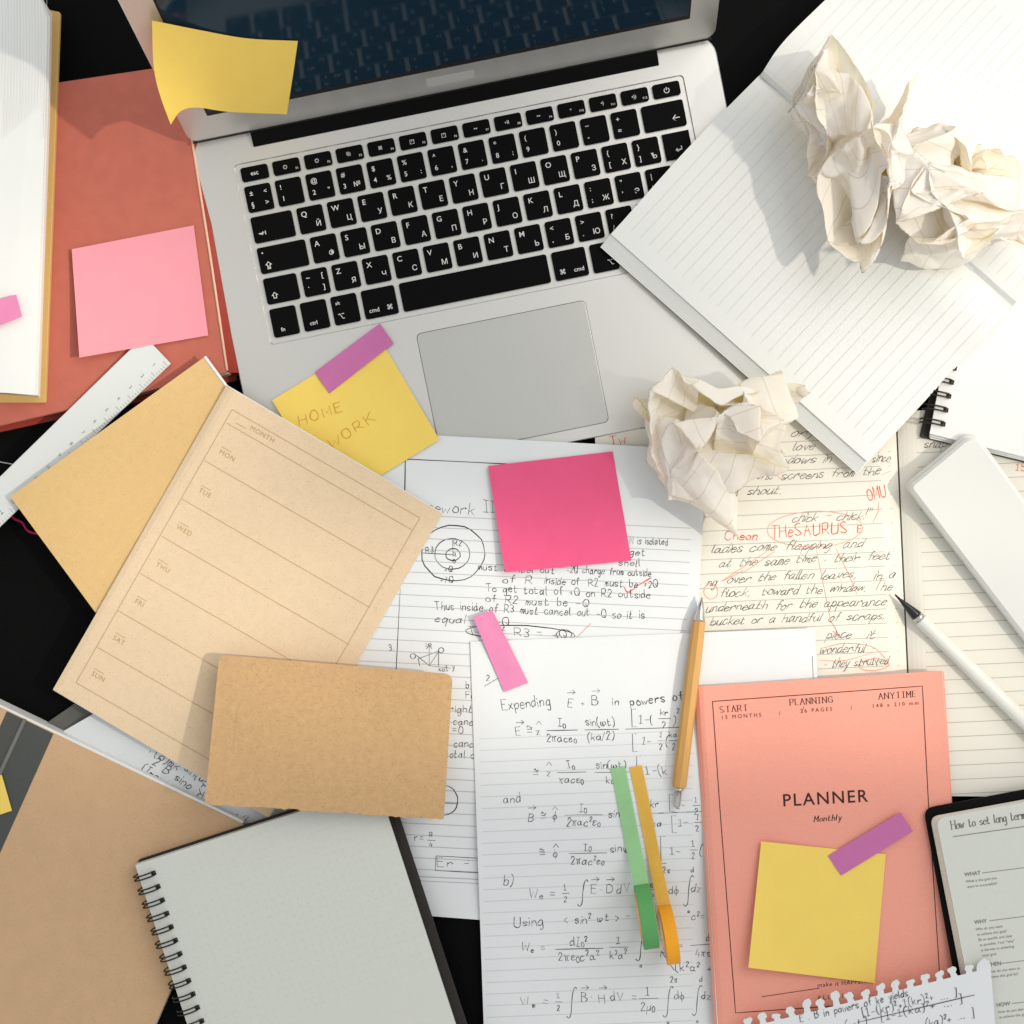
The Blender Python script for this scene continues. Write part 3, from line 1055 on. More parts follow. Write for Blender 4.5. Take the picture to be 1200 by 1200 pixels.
# golden kraft notebook (under the weekly planner)
zA = plane((240, 418, 23.5), (12, 582, 22.0), (268, 456, 22.8))
A = thing('notebook', 'golden kraft notebook lying over the white ruler', 'notebook', P(150, 570, 14))
AQ = [(240, 418), (12, 582), (112, 718), (345, 562)]
slab('page_block', [(243, 421), (15, 583), (114, 716), (345, 566)], 0, lambda x, y: zA(x, y) - .5, 3.2, M['pages'], A, bev=.1)
g = coons([AQ[1], AQ[0]], [AQ[2], AQ[3]], 14, 14)
v, f = sheet_mesh(g, lambda x, y, u, w: P(x, y, zA(x, y) + 2.2 * sin(u * pi) * (1 - w)), .4)
mk('cover', v, f, M['kraft_gold'], A)
v, f = tube([P(240, 418, 23.6), P(254, 437, 23.2), P(268, 456, 22.8)], .0009, 6)
mk('cover_edge', v, f, M['paper'], A)

# weekly planner page
UX, UY = Vector((253, 150)).normalized(), Vector((-203, 356)).normalized()


def zB(x, y):
    q = Vector((x - 265, y - 452))
    u, w = q.dot(UX) / 294, q.dot(UY) / 410
    return 27.5 - 7 * w - 12 * u * (1 - .5 * w) - 2.2 * max(0, 1 - u / .045) ** 2 + 1.2 * sin(max(0, min(1, u)) * pi) + .3 * sin(x / 37) * sin(y / 43)


B = thing('weekly_planner', 'open kraft weekly planner page printed with a column of weekday rows', 'planner', P(290, 700, 10))
BQ = [(265, 452), (518, 602), (315, 958), (62, 808)]
for k in range(2):
    off = (2 - k) * .6
    sheet('page', [(p[0] + off * .6, p[1] - off * .9 * (1 if i < 2 else -1)) for i, p in enumerate(BQ)], (lambda k: lambda x, y: zB(x, y) - .7 * (2 - k))(k), .5, M['paper'], B, 50, 50)
sheet('printed_page', BQ, zB, .4, M['kraft'], B, 50, 50)
ik = Ink(.9, jitter=0)
FR = [(272, 480), (492, 607), (484, 621), (266, 497)]
ends = [(272, 480), (266, 496), (240, 540), (213.5, 585), (189.5, 628.5), (164.5, 672), (138, 715.5), (113, 758), (89, 800)]
LW = Vector((492 - 272, 607 - 480))
for i, p in enumerate(ends):
    p = Vector(p)
    ik.line([p, p + LW * (1.0 if i != 1 else .99)], .85)
ik.line([ends[0], ends[-1]], .85)
ik.line([Vector(ends[0]) + LW, Vector(ends[-1]) + LW], .85)
ik.build('grid_lines', M['rule_kraft'], B, zB)
ik = Ink(.9, jitter=0)
ik.printed('MONTH', 292, 503, 5.6, 30, space=1.15)
ik.line([(277, 496), (288, 502)], .7)
for s, x, y in (('MON', 256, 531), ('TUE', 232, 576), ('WED', 206, 619), ('THU', 182, 663), ('FRI', 157, 706), ('SAT', 131.5, 749), ('SUN', 106.5, 791)):
    ik.printed(s, x, y, 5.6, 30, space=1.15)
    ik.line([(x + 4, y - 7.5), (x + 15, y - 1.2)], .6)
ik.build('printed_text', M['print_kraft'], B, zB)

# grey board strip, folded sheet, kraft folder
gs = slab('grey_board', [(-30, 905), (88, 824), (150, 858), (60, 960)], 3, lambda x, y: 3.0, 3.0, M['grey_edge'], None)
tag(gs, 'dark grey board corner poking out beneath the rolled handwritten sheet', 'board')


def zF(x, y):
    q = Vector((x - 90, y - 845)).dot(Vector((.88, .47)))
    w = Vector((x - 90, y - 845)).dot(Vector((-.47, .88)))
    return 4.6 + 3.2 * math.exp(-((w + 14) / 22) ** 2) + 1.0 * sin(q / 60)


F = sheet('loose_sheet', [(72, 858), (128, 826), (395, 960), (330, 1010)], zF, .25, M['paper_cool'], None, 30, 12)
tag(F, 'curling loose sheet of upside-down handwriting between kraft folder and weekly planner', 'paper sheet')
ik = Ink(.95, jitter=.5, seed=5)
for s, x, y, c in (('(Iman', 165, 903, 9), ('T(o)mk', 172, 880, 11), ('2 B sino', 178, 896, 10), ('sin(dr', 215, 902, 10), (')(mph)', 232, 905, 10), ('R', 240, 928, 11), ('o/log E', 272, 958, 10), ('r v', 236, 922, 8)):
    ik.text(s, x, y, c, 205 if len(s) < 3 else 34, slant=.1)
ik.build('handwriting', M['ink'], F, zF)

zE = plane((62, 860, 13), (285, 966, 12), (0, 1000, 13))
E = thing('folder', 'rosy kraft folder with a charcoal spine band and pale page edges', 'folder', P(80, 1050, 0))
EQ = [(62 - 330, 858 - 158), (285, 966), (120, 1343), (-210, 1185)]
slab('page_block', [(EQ[0][0], EQ[0][1] - 2.5), (285.5, 962), (120, 1343), (-210, 1185)], 0, lambda x, y: zE(x, y) - .7, 11.8, M['paper'], E, bev=.1)
slab('cover', EQ, 0, zE, .6, M['kraft_pink'], E, bev=.1)
slab('spine_band', [(8, 833.5), (62.5, 860), (-72, 1160), (-127, 1133)], 0, lambda x, y: zE(x, y) + .25, .3, M['grey_band'], E, bev=.05)
v, f = tube([P(29, 843, 13.4), P(0, 906, 13.4), P(-30, 972, 13.4)], .0013, 8)
mk('spine_fold', v, f, M['grey_fold'], E, smooth=True)
note('sticky_note', [(-50, 920), (2, 908), (14, 950), (-40, 968)], zE, M['yellow'], 'yellow sticky note on the charcoal spine band of the kraft folder', base=1.0)

# spiral notebook, grey dotted page
zD = plane((160, 1014, 23.0), (442, 952, 23.0), (220, 1197, 23.0))
D = thing('spiral_notebook', 'wire-bound notebook open on a blank pale grey dotted page', 'notebook', P(350, 1080, 13))
DU, DV = Vector((285, -93)) / 300, Vector((60, 184)) / 193.5
DU.normalize(); DV.normalize()
D0 = Vector((158.5, 1014))


def dq(u0, v0, u1, v1):
    return [tuple(D0 + DU * u + DV * w) for u, w in ((u0, v0), (u1, v0), (u1, v1), (u0, v1))]


slab('back_cover', dq(4, -5, 312, 400), [4, 4, 0, 0], lambda x, y: zD(x, y) - 7.6, 1.6, M['brown_cover'], D, bev=.2)
for k in range(4):
    slab('page', dq(1.2 - .4 * k, -1.6 + .4 * k, 297 + .8 * k, 400), [3, 3, 0, 0], (lambda k: lambda x, y: zD(x, y) - 5.6 + 1.6 * k)(k), 1.4, M['grey_page'], D, bev=.1)
sheet('top_page', dq(0, 0, 299, 400), zD, .4, M['grey_page'], D, 8, 8)
ik = Ink(.8)
for i in range(1, 31):
    for j in range(1, 24):
        p = D0 + DU * (i * 9.6 + 6) + DV * (j * 9.6)
        if p.y < 1215 and p.y > 955:
            ik.f.append(tuple(range(len(ik.v), len(ik.v) + 4)))
            ik.v += [p + Vector(q) * .42 for q in ((-1, -1), (-1, 1), (1, 1), (1, -1))]
ik.build('dots', M['dots'], D, zD)
rm = ring_mesh(M['wire'], hole=9.0)
p0, p1 = D0 + DV * 15.5, D0 + DV * (15.5 + 16.55 * 12)
add_rings(D, rm, tuple(p0), tuple(p1), 13, lambda x, y: 23.2)

# small brown kraft notebook
def zC(x, y):
    u = (x - 243) / 285; w = (y - 770) / 185
    return 29.5 + (1 - u) * (3 + 13 * max(0, w)) * (1 - .25 * u)


C = thing('kraft_notebook', 'small brown kraft notebook with rounded corners and torn lower edge', 'notebook', P(385, 865, 22))
for k in range(3):
    fan_slab('page', round_outline([(259, 772), (527, 793), (518, 958), (243, 940)], [9, 9, 1, 1]), (lambda k: lambda x, y: zC(x, y) - 2.4 + .7 * k)(k), .6, M['pages'], C)
rng = random.Random(3)
bot = [Vector((520 - 280 * t, 961 - 19 * t)) for t in [i / 60 for i in range(61)]]      # torn lower edge
bot = [p + Vector((0, rng.uniform(-1.8, .9))) for p in bot]
tl = round_outline([(257, 767), (530.5, 790), (525, 880), (248, 860)], [10, 11, 0, 0], 5)[:12]
top_ = [tl[5].lerp(tl[6], t) for t in (.2, .4, .6, .8)]
ol = tl[:6] + top_ + tl[6:] + bot
fan_slab('cover', ol, zC, .4, M['kraft_dark'], C)
fan_slab('back_cover', round_outline([(258, 769), (529, 791), (519, 960), (241, 941)], [9, 9, 1, 1]), lambda x, y: zC(x, y) - 3.0, .6, M['kraft_dark'], C)
ik = Ink(1.2, jitter=0)
ik.line([(279, 828), (276, 846), (273, 882)], 1.1, wob=.5)
ik.build('embossed_stitch', M['rule_kraft'], C, zC)
# ================================================================== centre: cream notebook
def zK(x, y):
    gx = 1050 + (y - 500) * .045
    d = abs(x - gx)
    return 9.0 - 3.2 * max(0, 1 - d / 26) ** 2 + 1.0 * math.exp(-((d - 70) / 60) ** 2)


K = thing('cream_notebook', 'open cream notebook filled with slanted cursive and red corrections', 'notebook', P(1050, 700, 0))
slab('cover', [(694, 504), (1402, 466), (1420, 940), (716, 942)], 3, lambda x, y: 1.2, 1.2, M['black_cover'], K, bev=.2)
for s, q in ((0, [(697, 506), (1049, 482), (1069.5, 934), (718, 938)]), (1, [(1051, 482), (1398, 468), (1416, 936), (1071.5, 932.5)])):
    slab('page_block', q, 0, lambda x, y: 5.4, 4.2, M['cream'], K, bev=.1)
    sheet('page', q, zK, .35, M['cream'], K, 60, 10)
ik = Ink(.75, jitter=0)
for k in range(26):
    y = 512 + k * 16.7
    ik.line([(722 + k * .8, y + 15), (1042 + k * .75, y + .5)], .7)
    ik.line([(1074 + k * .75, y + 2), (1395, y - 12)], .7)
ik.build('ruled_lines', M['rule_cream'], K, zK)
ik = Ink(.72, jitter=.55, seed=11)
CU = [('ory', 926, 512, 30), ('love', 929, 527, 26), ('my windows in', 877, 546, 98), ('since', 1022, 541, 22), ('we the screens from the', 860, 564, 173),
      ('& shout.', 858, 581, 62), ('chick - chick!"', 928, 612, 92), ('ladies', 833, 648, 38), ('come flapping', 878, 646, 96), ('and', 988, 643, 24), ('at the same time , their feet', 842, 664, 204),
      ('over the fallen leaves,', 852, 683, 155), ('in a', 1024, 679, 26), ('flock,', 843, 700, 38), ('toward the window. The', 892, 698, 154),
      ('underneath for the appearance', 827, 717, 212), ('bucket or a handful of scraps,', 832, 733, 208), ('piece', 968, 749, 30), ('it', 1015, 748, 12),
      ('wonderful -', 960, 767, 66), ('- they strutted', 964, 783, 78), ('snap', 1082, 526, 28), ("'", 1076, 508, 3), ('ng', 828, 686, 12)]
for s, x, y, wd in CU:
    if x > 1060:                      # a few words on the facing page
        jk = Ink(.72, jitter=.5, seed=int(x)); jk.text(s, x, y, 13, -2.4, slant=.72, join=True, fit=wd, lower=.8, gap=2.0)
        jk.build('written_word', M['ink_pencil'], K, zK)
        continue
    ik.text(s, x, y, 13, -2.4, slant=.72, join=True, fit=wd, lower=.8, gap=2.0)
ik.build('handwriting', M['ink_pencil'], K, zK)
for i_, (s, x, y, c, an, ft) in enumerate((('THeSAURUS', 904, 631, 13.5, -4, 92), ('E', 1005, 624, 8, -4, None), ('Cheon', 849, 632, 10, -1, 42), ('Tw', 716, 524, 12, -12, None), ('OMU', 1018, 587, 14, -14, 24), ('15', 1190, 551, 9, 5, None))):
    ik = Ink(1.15, jitter=.45, seed=40 + i_)
    ik.text(s, x, y, c, an, slant=.08, fit=ft)
    ik.build('red_word', M['ink_red'], K, zK)
for pts, w_ in (([(1030, 588), (1029, 600), (1023, 612)], .8), ([(871, 669), (846, 681)], 1.6), ([(974, 728), (984, 746), (976, 740)], 1.5)):
    ik = Ink(w_); ik.line(pts, w_); ik.build('red_stroke', M['ink_red'], K, zK)
ik = Ink(.8, jitter=.3, seed=6)
ik.ellipse(955, 620, 56, 21, -2, w=.9)
ik.line([(905, 642), (884, 656), (846, 681)]); ik.line([(908, 646), (870, 672)])
ik.line([(957, 645), (966, 690), (974, 730)]); ik.line([(980, 643), (996, 676), (1004, 696)])
ik.line([(880, 548), (905, 552), (916, 562)]); ik.ellipse(833, 693, 8, 9, 0)
ik.line([(962, 760), (990, 754), (1022, 758), (1038, 772)], smooth=True); ik.line([(960, 774), (990, 774), (1022, 765)], smooth=True)
ik.ellipse(1024, 779, 18, 7, -4)
ik.line([(1034, 556), (1044, 552)])
ik.build('pale_red_marks', M['ink_redpale'], K, zK)

# homework sheet
wav = lambda x, y: .55 * sin(x / 47 + 1.2) * sin(y / 61 + .4) + .35 * sin((x + y) / 33)
zH = lambda x, y: 12.4 - 8.2 * sstep((y - 900) / 170) + wav(x, y)
HW = sheet('homework_sheet', [(430, 506), (828, 527), (800, 1096), (405, 1066)], zH, .2, M['paper_cool'], None, 60, 80)
tag(HW, 'lined homework sheet with concentric circle diagram and handwritten solution', 'paper sheet')
ik = Ink(.75, jitter=0)
for k in range(33):
    y = 603 + k * 13.35
    ik.line([(428 - k * .6, y - 2), (810 - k * .7, y + 16)], .75)
ik.line([(404, 1023), (800, 1042)], 1.1)
ik.build('ruled_lines', M['rule'], HW, zH)
ik = Ink(.82, jitter=.65, seed=2)
ik.line([(474, 600), (475, 538), (540, 541), (700, 549)], 1.0)
ik.line([(469, 690), (464, 790), (455, 1030)], .9)
ik.text('Homework', 478, 600, 13, 1, fit=80); ik.text('II', 567, 601, 13, 1, gap=1.2)
ik.ellipse(531, 648, 37, 33, 0, w=1.1, wob=.7); ik.ellipse(530, 649, 20.5, 18, 0, w=1.1); ik.ellipse(531, 650, 8.5, 7, 0, w=1.1)
ik.line([(494, 648), (531, 650)]); ik.line([(530, 632), (531, 650)]); ik.text('R2', 532, 639, 6.5); ik.text('R3', 499, 647, 6); ik.text('R', 531, 652, 5)
ik.text('+Q', 521, 670, 6.5); ik.text('+7Q', 516, 683, 7); ik.text('Q', 531, 660, 4.5)
for s, x, y, c, fit in (('N is isolated', 738, 637, 9, 46), ('get', 738, 650, 9, 20), ('shell', 725, 662, 9, 28), ('must cancel out', 560, 668, 9, 92), ('-2Q charge from outside', 664, 671, 9.5, 101),
                   ('of R', 589, 682, 9.5, 38), ('inside of', 638, 684, 9.5, 42), ('R2 must be +2Q', 690, 686, 9.5, 82), ('To get total of +Q on R2 outside', 570, 693, 10, 194),
                   ('of R2 must be -Q', 570, 706, 10, 120), ('Thus inside of R3 must cancel out -Q so it is', 510, 714, 10.5, 246), ('equal to -Q', 510, 729, 10, 90),
                   ('I o f R3 = +Q', 551, 743, 10, 118), ('3.', 456, 762, 8, 7), ('right', 526, 834, 9.5, 30), (') cancel', 520, 848, 9.5, 46), ('=0', 531, 858, 9, 14),
                   ('cancel', 532, 874, 9.5, 34), ('total charge', 522, 887, 9.5, 62), ('b b', 546, 806, 9, 16), ('Fo', 546, 818, 9, 12), ('R', 517, 939, 7, 6),
                   ('r= ', 486, 986, 10, 18), ('R', 503, 981, 6, 5), ('4', 503, 992, 6, 5), ('Er =', 513, 1014, 11, 40)):
    ik.text(s, x, y, c * .9, 2.6, fit=fit)
ik.line([(501, 984.5), (510, 985)]); ik.line([(511, 1003), (565, 1006), (564, 1023), (510, 1020), (511, 1003)])
ik.ellipse(610, 742, 64, 9, 2.5, w=1.0, wob=.4); ik.ellipse(661, 744, 9, 6, 0)
ik.ellipse(520, 938, 16.5, 17.5, 0, w=1.0); ik.line([(503, 940), (537, 942)])
for a, b in (((503, 780), (503, 757)), ((503, 780), (528, 783)), ((503, 780), (488, 768)), ((503, 780), (514, 764)), ((492, 780), (490, 772)), ((490, 772), (514, 763)), ((514, 763), (514, 780)), ((500, 760), (503, 756)), ((506, 760), (503, 756))):
    ik.line([a, b], 1.0)
ik.text('zo', 498, 757, 6); ik.ellipse(517, 762, 3, 3, 0); ik.ellipse(484, 769, 3, 3.2, 0); ik.text('y', 530, 784, 6); ik.text('xo1', 514, 787, 6)
ik.build('handwriting', M['ink'], HW, zH)
for pts in ([(731, 687), (736, 694), (748, 686), (763, 677)], [(677, 746), (692, 731)]):
    ik = Ink(1.5); ik.line(pts, 1.5, smooth=True); ik.build('red_tick', M['ink_red'], HW, zH)

# hot pink note
note('sticky_note', [(572, 546), (718, 529), (740, 657), (592, 671)], zH, M['hotpink'], 'hot pink sticky note on the lined homework sheet', lift=5.0, lc='BL', base=.4)

# equation sheet
zQ = lambda x, y: 12.9 - 8.0 * sstep((y - 935) / 170) + .5 * sstep((760 - y) / 15) + wav(x, y) + .3
EQS = sheet('equation_sheet', [(551, 752), (955, 736), (985, 1306), (571, 1320)], zQ, .2, M['paper_cool'], None, 60, 90)
tag(EQS, 'loose sheet of handwritten field equations under the two tape rolls', 'paper sheet')
ik = Ink(.6, jitter=0)
for k in range(28):
    y = 862 + k * 13.6
    if y < 1225: ik.line([(562 + k * .35, y + 4), (812, y - 6)], .55)
ik.build('ruled_lines', M['rule_pale'], EQS, zQ)
ik = Ink(.85, jitter=.65, seed=9)
t = lambda s, x, y, cap=12, *a, **k: ik.text(s, x, y, cap * .93, *a, **k)


def arrow(x, y, w=9):
    ik.line([(x, y), (x + w, y - .5)]); ik.line([(x + w - 3, y - 3), (x + w, y - .5), (x + w - 3, y + 1.8)])


def vec(c, x, y, cap=11):
    t(c, x, y, cap); arrow(x, y - cap - 5)


def hat(c, x, y, cap=9):
    t(c, x, y, cap); ik.line([(x - .5, y - cap - 3), (x + 2.5, y - cap - 7), (x + 5.5, y - cap - 3)])


def integ(x, y0, y1, top='', bot=''):
    h = y1 - y0
    ik.line([(x + 6, y0 + 2), (x + 4, y0), (x + 1.5, y0 + h * .15), (x, y0 + h * .5), (x - 1, y1 - h * .12), (x - 3.5, y1), (x - 6, y1 - 2)], smooth=True)
    if top: t(top, x + 3, y0 - 4, 7)
    if bot: t(bot, x - 1, y1 + 8, 5)


def brac(x, y0, y1, w=6):
    ik.line([(x + w, y0), (x, y0), (x + .8, y1), (x + w + .8, y1 - .4)])


def half(x, y): ik.frac('1', '2', x, y, 6.5, 0, 4)


t('2', 570, 798, 8); ik.line([(568, 804), (585, 794)])
t('Expending', 589, 831, 12.5, -4, fit=58)
vec('E', 665, 828); t('+', 681, 828, 9); vec('B', 694, 826); t('in', 718, 827, 10); t('powers of', 739, 826, 11, -5, fit=64, w=1.2)
vec('E', 605, 862, 10); t('\u2245', 618, 862, 13); hat('z', 629, 861)
ik.frac('I_0', '2\u03c0ac\u03b5_0', 659, 856, 9, half=18); ik.frac('sin(\u03c9t)', '(ka/2)', 705, 855, 9, half=20)
ik.line([(733, 854.5), (808, 852)], 1.0); brac(740, 831, 852, 5); brac(741, 860, 881, 5)
t('1-(', 749, 848, 10); ik.frac('kr', '2', 779, 842, 7, half=7); t(')', 789, 848, 11); t('2', 793, 836, 6)
t('1-', 752, 872, 10); half(775, 868); t('(', 780, 873, 12); ik.frac('ka', '2', 790, 868, 7, half=6)
t('\u2245', 625, 910, 13); hat('z', 641, 909); ik.frac('I_0', '\u03c0ac\u03b5_0', 670, 905, 9, half=17); ik.frac('sin(\u03c9t)', 'ka', 717, 905, 9, half=20)
brac(746, 886, 923, 5); t('1-(k', 757, 907, 11)
t('and', 590, 941, 11, -2)
vec('B', 619, 962, 10); t('\u2245', 634, 960, 13); hat('\u03c6', 648, 961); ik.frac('I_0', '2\u03c0ac^2\u03b5_0', 684, 955, 9, half=22); t('sin\u03c9t', 713, 958, 10)
t('kr', 762, 946, 9); t('ka', 764, 968, 9); ik.line([(757, 953.5), (824, 951)], 1.0)
brac(784, 931, 951, 5); brac(787, 956, 976, 5); t('1-', 792, 947, 10); half(816, 944); t('1-', 795, 968, 10); half(818, 964)
t('\u2245', 634, 1005, 13); hat('\u03c6', 649, 1005); ik.frac('I_0', '2\u03c0ac^2\u03b5_0', 689, 1000, 9, half=22); t('sin\u03c9t', 715, 998, 10)
brac(774, 980, 1012, 6); t('1-', 785, 1000, 11); half(813, 996); t('(', 820, 1001, 12); t('r', 760, 990, 8); t('a', 760, 1008, 8)
t('b)', 590, 1038, 12)
t('W_e =', 620, 1051, 11, fit=34); half(663, 1047); integ(683, 1031, 1062); vec('E', 693, 1047); t('\u00b7', 704, 1046, 8); vec('D', 711, 1047, 11); t('dV', 723, 1047, 11, slant=.1)
t('\u03b5', 762, 1040, 8); t('2', 763, 1055, 7); ik.line([(760, 1043), (770, 1042.5)]); t('d\u03c6', 784, 1046, 10); integ(807, 1026, 1062, 'd', 'o'); t('dz', 810, 1046, 10); t('2\u03c0', 777, 1023, 7)
t('Using', 602, 1086, 12, -2); t('< sin^2 \u03c9t > =', 661, 1082, 10, -2, fit=80)
t('W_e =', 611, 1115, 11, fit=30); ik.frac('dI_0^2', '2\u03c0\u03b5_0c^2a^2', 679, 1112, 10, half=28); ik.frac('1', 'k^2a^2', 725, 1110, 9, half=11)
integ(751, 1096, 1126, '', 'o'); t('c^2=', 811, 1078, 9); ik.line([(809, 1108), (840, 1106)]); t('d', 828, 1103, 8); t('4\u03c0\u03b5', 815, 1121, 9); t('=', 797, 1110, 7)
ik.line([(790, 1137), (775, 1115)]); ik.line([(774, 1121), (775, 1115), (780, 1118)]); t('(k^2a^2 +', 792, 1138, 10, fit=44)
t('W_m =', 611, 1178, 11, fit=34); half(655, 1174); integ(670, 1157, 1193); vec('B', 681, 1174); t('\u00b7', 692, 1172, 8); vec('H', 702, 1174); t('dV =', 716, 1173, 11)
ik.frac('1', '2\u03bc_0', 760, 1170, 10, half=11); integ(783, 1156, 1192, '2\u03c0', 'o'); t('d\u03c6', 791, 1171, 10); integ(817, 1155, 1190, 'd', 'o'); t('dz', 822, 1170, 10)
ik.build('handwriting', M['ink_blue'], EQS, zQ)
ik = Ink(1.3)
ik.line([(952, 769), (953, 795)], 1.3)
ik.build('pen_mark', M['ink'], EQS, zQ)
note('paper_tab', [(554, 723), (577, 715), (619, 800), (591, 811)], lambda x, y: zQ(x, y) + .6, M['rosetab'], 'rose paper tab across the top corner of the equation sheet', 'paper tab', lift=1.5, lc='T')

# note and tab on the laptop palm rest
zhw = lambda x, y: lap_z(x, y) + .8 + 2.6 * sstep((y - 440) / 70)
hn = note('sticky_note', [(319, 469), (443, 393), (515, 515), (391, 591)], zhw, M['yellow'], 'yellow sticky note reading home work on the laptop palm rest', base=.3, lift=0, n=24)
LOC[hn] = Vector(hn.location)
for s_, x, y, an, ft in (('HOME', 352, 500, -19, 63), ('WORK', 389, 527, -33, 74)):
    ik = Ink(.75, jitter=.5, seed=8)
    ik.text(s_, x, y, 12, an, slant=.12, gap=3.6, fit=ft * .92)
    ik.build('written_word', M['ink_orange'], hn, lambda x, y: zhw(x, y) + .85)
note('paper_tab', [(369, 436), (445, 379), (461, 402), (386, 461)], lambda x, y: zhw(x, y) + .7, M['violet'], 'violet paper tab holding the home work note', 'paper tab', lift=1.0, lc='R')

# ================================================================== coral planner
zL = plane((814, 805, 18.4), (1104, 786, 18.0), (838, 1212, 13))
Lp = thing('planner_booklet', 'coral planner booklet with printed title and thin border frame', 'planner', P(970, 1000, 10))
LQ = [(814, 805), (1104, 786), (1131, 1193), (838, 1212)]
slab('back_cover', [(816, 806), (1106, 787), (1132, 1194), (839, 1213)], 1, lambda x, y: zL(x, y) - 3.6, .5, M['coral'], Lp, bev=.05)
for k in range(3):
    slab('page', [(818, 807.5), (1104.5 - .3 * k, 788.5), (1130 - .3 * k, 1192), (841, 1211)], 0, (lambda k: lambda x, y: zL(x, y) - 2.9 + .85 * k)(k), .7, M['pages'], Lp, bev=.05)


def zLc(x, y):
    u = (x - 814 - (y - 805) * .06) / 290
    return zL(x, y) - 2.6 * max(0, 1 - u / .035) ** 2 + .6 * sin(max(0, min(1, u)) * pi) + .18 * sin(x / 29) * sin(y / 37)


sheet('cover', LQ, zLc, .45, M['coral'], Lp, 60, 50)
ik = Ink(.95, jitter=0)
ik.line([(835, 822), (1081, 804), (1088, 940), (1103, 1170), (862, 1187), (843.5, 945), (835, 822)], .95)
ik.line([(893, 1168), (960, 1158)], .8); ik.line([(940, 834), (942, 828)], .5)
ik.build('border_frame', M['print_plan'], Lp, zLc)
for nm, items in (('title', [('PLANNER', 917, 945, 14.2, -3.2, 1.18, 0)]), ('subtitle', [('Monthly', 954, 963, 6.6, -4, 1.05, .25)]),
                  ('caption', [('START', 844, 835, 7.0, -4, 1.25, 0)]), ('caption', [('15 MONTHS', 845, 843, 4.4, -4, 1.5, 0)]),
                  ('caption', [('PLANNING', 926, 826.5, 7.0, -4, 1.25, 0)]), ('caption', [('26 PAGES', 938, 835.5, 4.4, -4, 1.5, 0)]),
                  ('caption', [('ANYTIME', 1030, 819.5, 7.0, -4, 1.25, 0)]), ('caption', [('148 x 210 mm', 1022, 829.5, 4.4, -4, 1.5, 0)]),
                  ('caption', [('/', 913, 838, 4.4, -4, 1, 0)]), ('caption', [('/', 997, 832, 4.4, -4, 1, 0)]),
                  ('caption', [('make it HAPPEN', 958, 1157, 5.0, -5, 1.15, .1)]), ('caption', [('ALL MINE', 958, 1172, 5.0, -5, 1.5, 0)])):
    ik = Ink(.9, jitter=0)
    for s_, x, y, c, an, sp, sh in items:
        if nm == 'title' or c < 6: ik.printed(s_, x, y, c, an, space=sp, shear=sh, bold=.008 if c > 6 else 0)
        else: ik.serif(s_, x, y, c, an, slant=sh, gap=2.6 if c < 6.5 else 1.6 + sp, w=.85 if c > 6 else .7)
    ik.build(nm, M['print_plan'], Lp, zLc)
note('sticky_note', [(892, 986), (1038, 1001), (1025, 1152), (877, 1134)], zLc, M['yellow'], 'blank yellow sticky note on the coral planner booklet', lift=7, lc='BL', base=.5)
note('paper_tab', [(970, 1003), (1055, 952), (1070, 974), (986, 1026)], lambda x, y: zLc(x, y) + 1.0, M['violet'], 'violet paper tab across the corner of the planner note', 'paper tab', lift=2, lc='R')

# ================================================================== black organiser
zM = plane((1090, 950, 27), (1200, 930, 26), (1130, 1130, 26))
O = thing('organiser', 'black-covered organiser open on a printed goal-setting page', 'notebook', P(1180, 1070, 17))
slab('cover', [(1083, 948), (1420, 884), (1480, 1280), (1146, 1290)], [13, 0, 0, 0], lambda x, y: zM(x, y) - 7.5, 2.0, M['black_cover'], O, bev=.6, seg=6)
for k in range(5):
    slab('page', [(1090.5 + 1.6 * k, 957.5 + .5 * k), (1420, 897 + k * .5), (1480, 1280), (1153 + 1.6 * k, 1280)], [10, 0, 0, 0], (lambda k: lambda x, y: zM(x, y) - 5.4 + 1.3 * k)(k), 1.2, M['cream'] if k < 4 else M['grey_page'], O, bev=.1, seg=6)
zM2 = lambda x, y: zM(x, y) - .15
ik = Ink(.8, jitter=0)
ik.serif('How to set long term goals', 1115.5, 972, 9.8, -8.5, fit=112, gap=1.5, w=1.0)
ik.build('heading', M['print_grey'], O, zM2)
ik = Ink(.7, jitter=0)
ik.line([(1117, 980.5), (1260, 960)], .9)
for s, x, y, n, x2 in (('WHAT', 1130.5, 1027, ['What is the goal you', 'want to accomplish?'], 1151), ('WHY', 1142, 1083, ['Why do you want', 'to achieve this goal?', 'Be as specific and clear', 'as possible. Your "why"', 'is the key to achieving', 'your goal.'], 1160),
                       ('WHEN', 1155, 1133, ['When do you want to', 'achieve this goal by?'], 1174), ('HOW', 1168, 1180, ['How do you plan', 'to achieve this goal?'], 1186)):
    ik.printed(s, x, y, 4.3, -7, bold=.02)
    ik.line([(x2, y - 4), (x2 + 120, y - 19)], .7)
    for i, q in enumerate(n): ik.printed(q, x + 1.5 + i * 1.6, y + 7.6 + i * 6.1, 3.0, -7)
ik.build('printed_text', M['print_grey'], O, zM2)

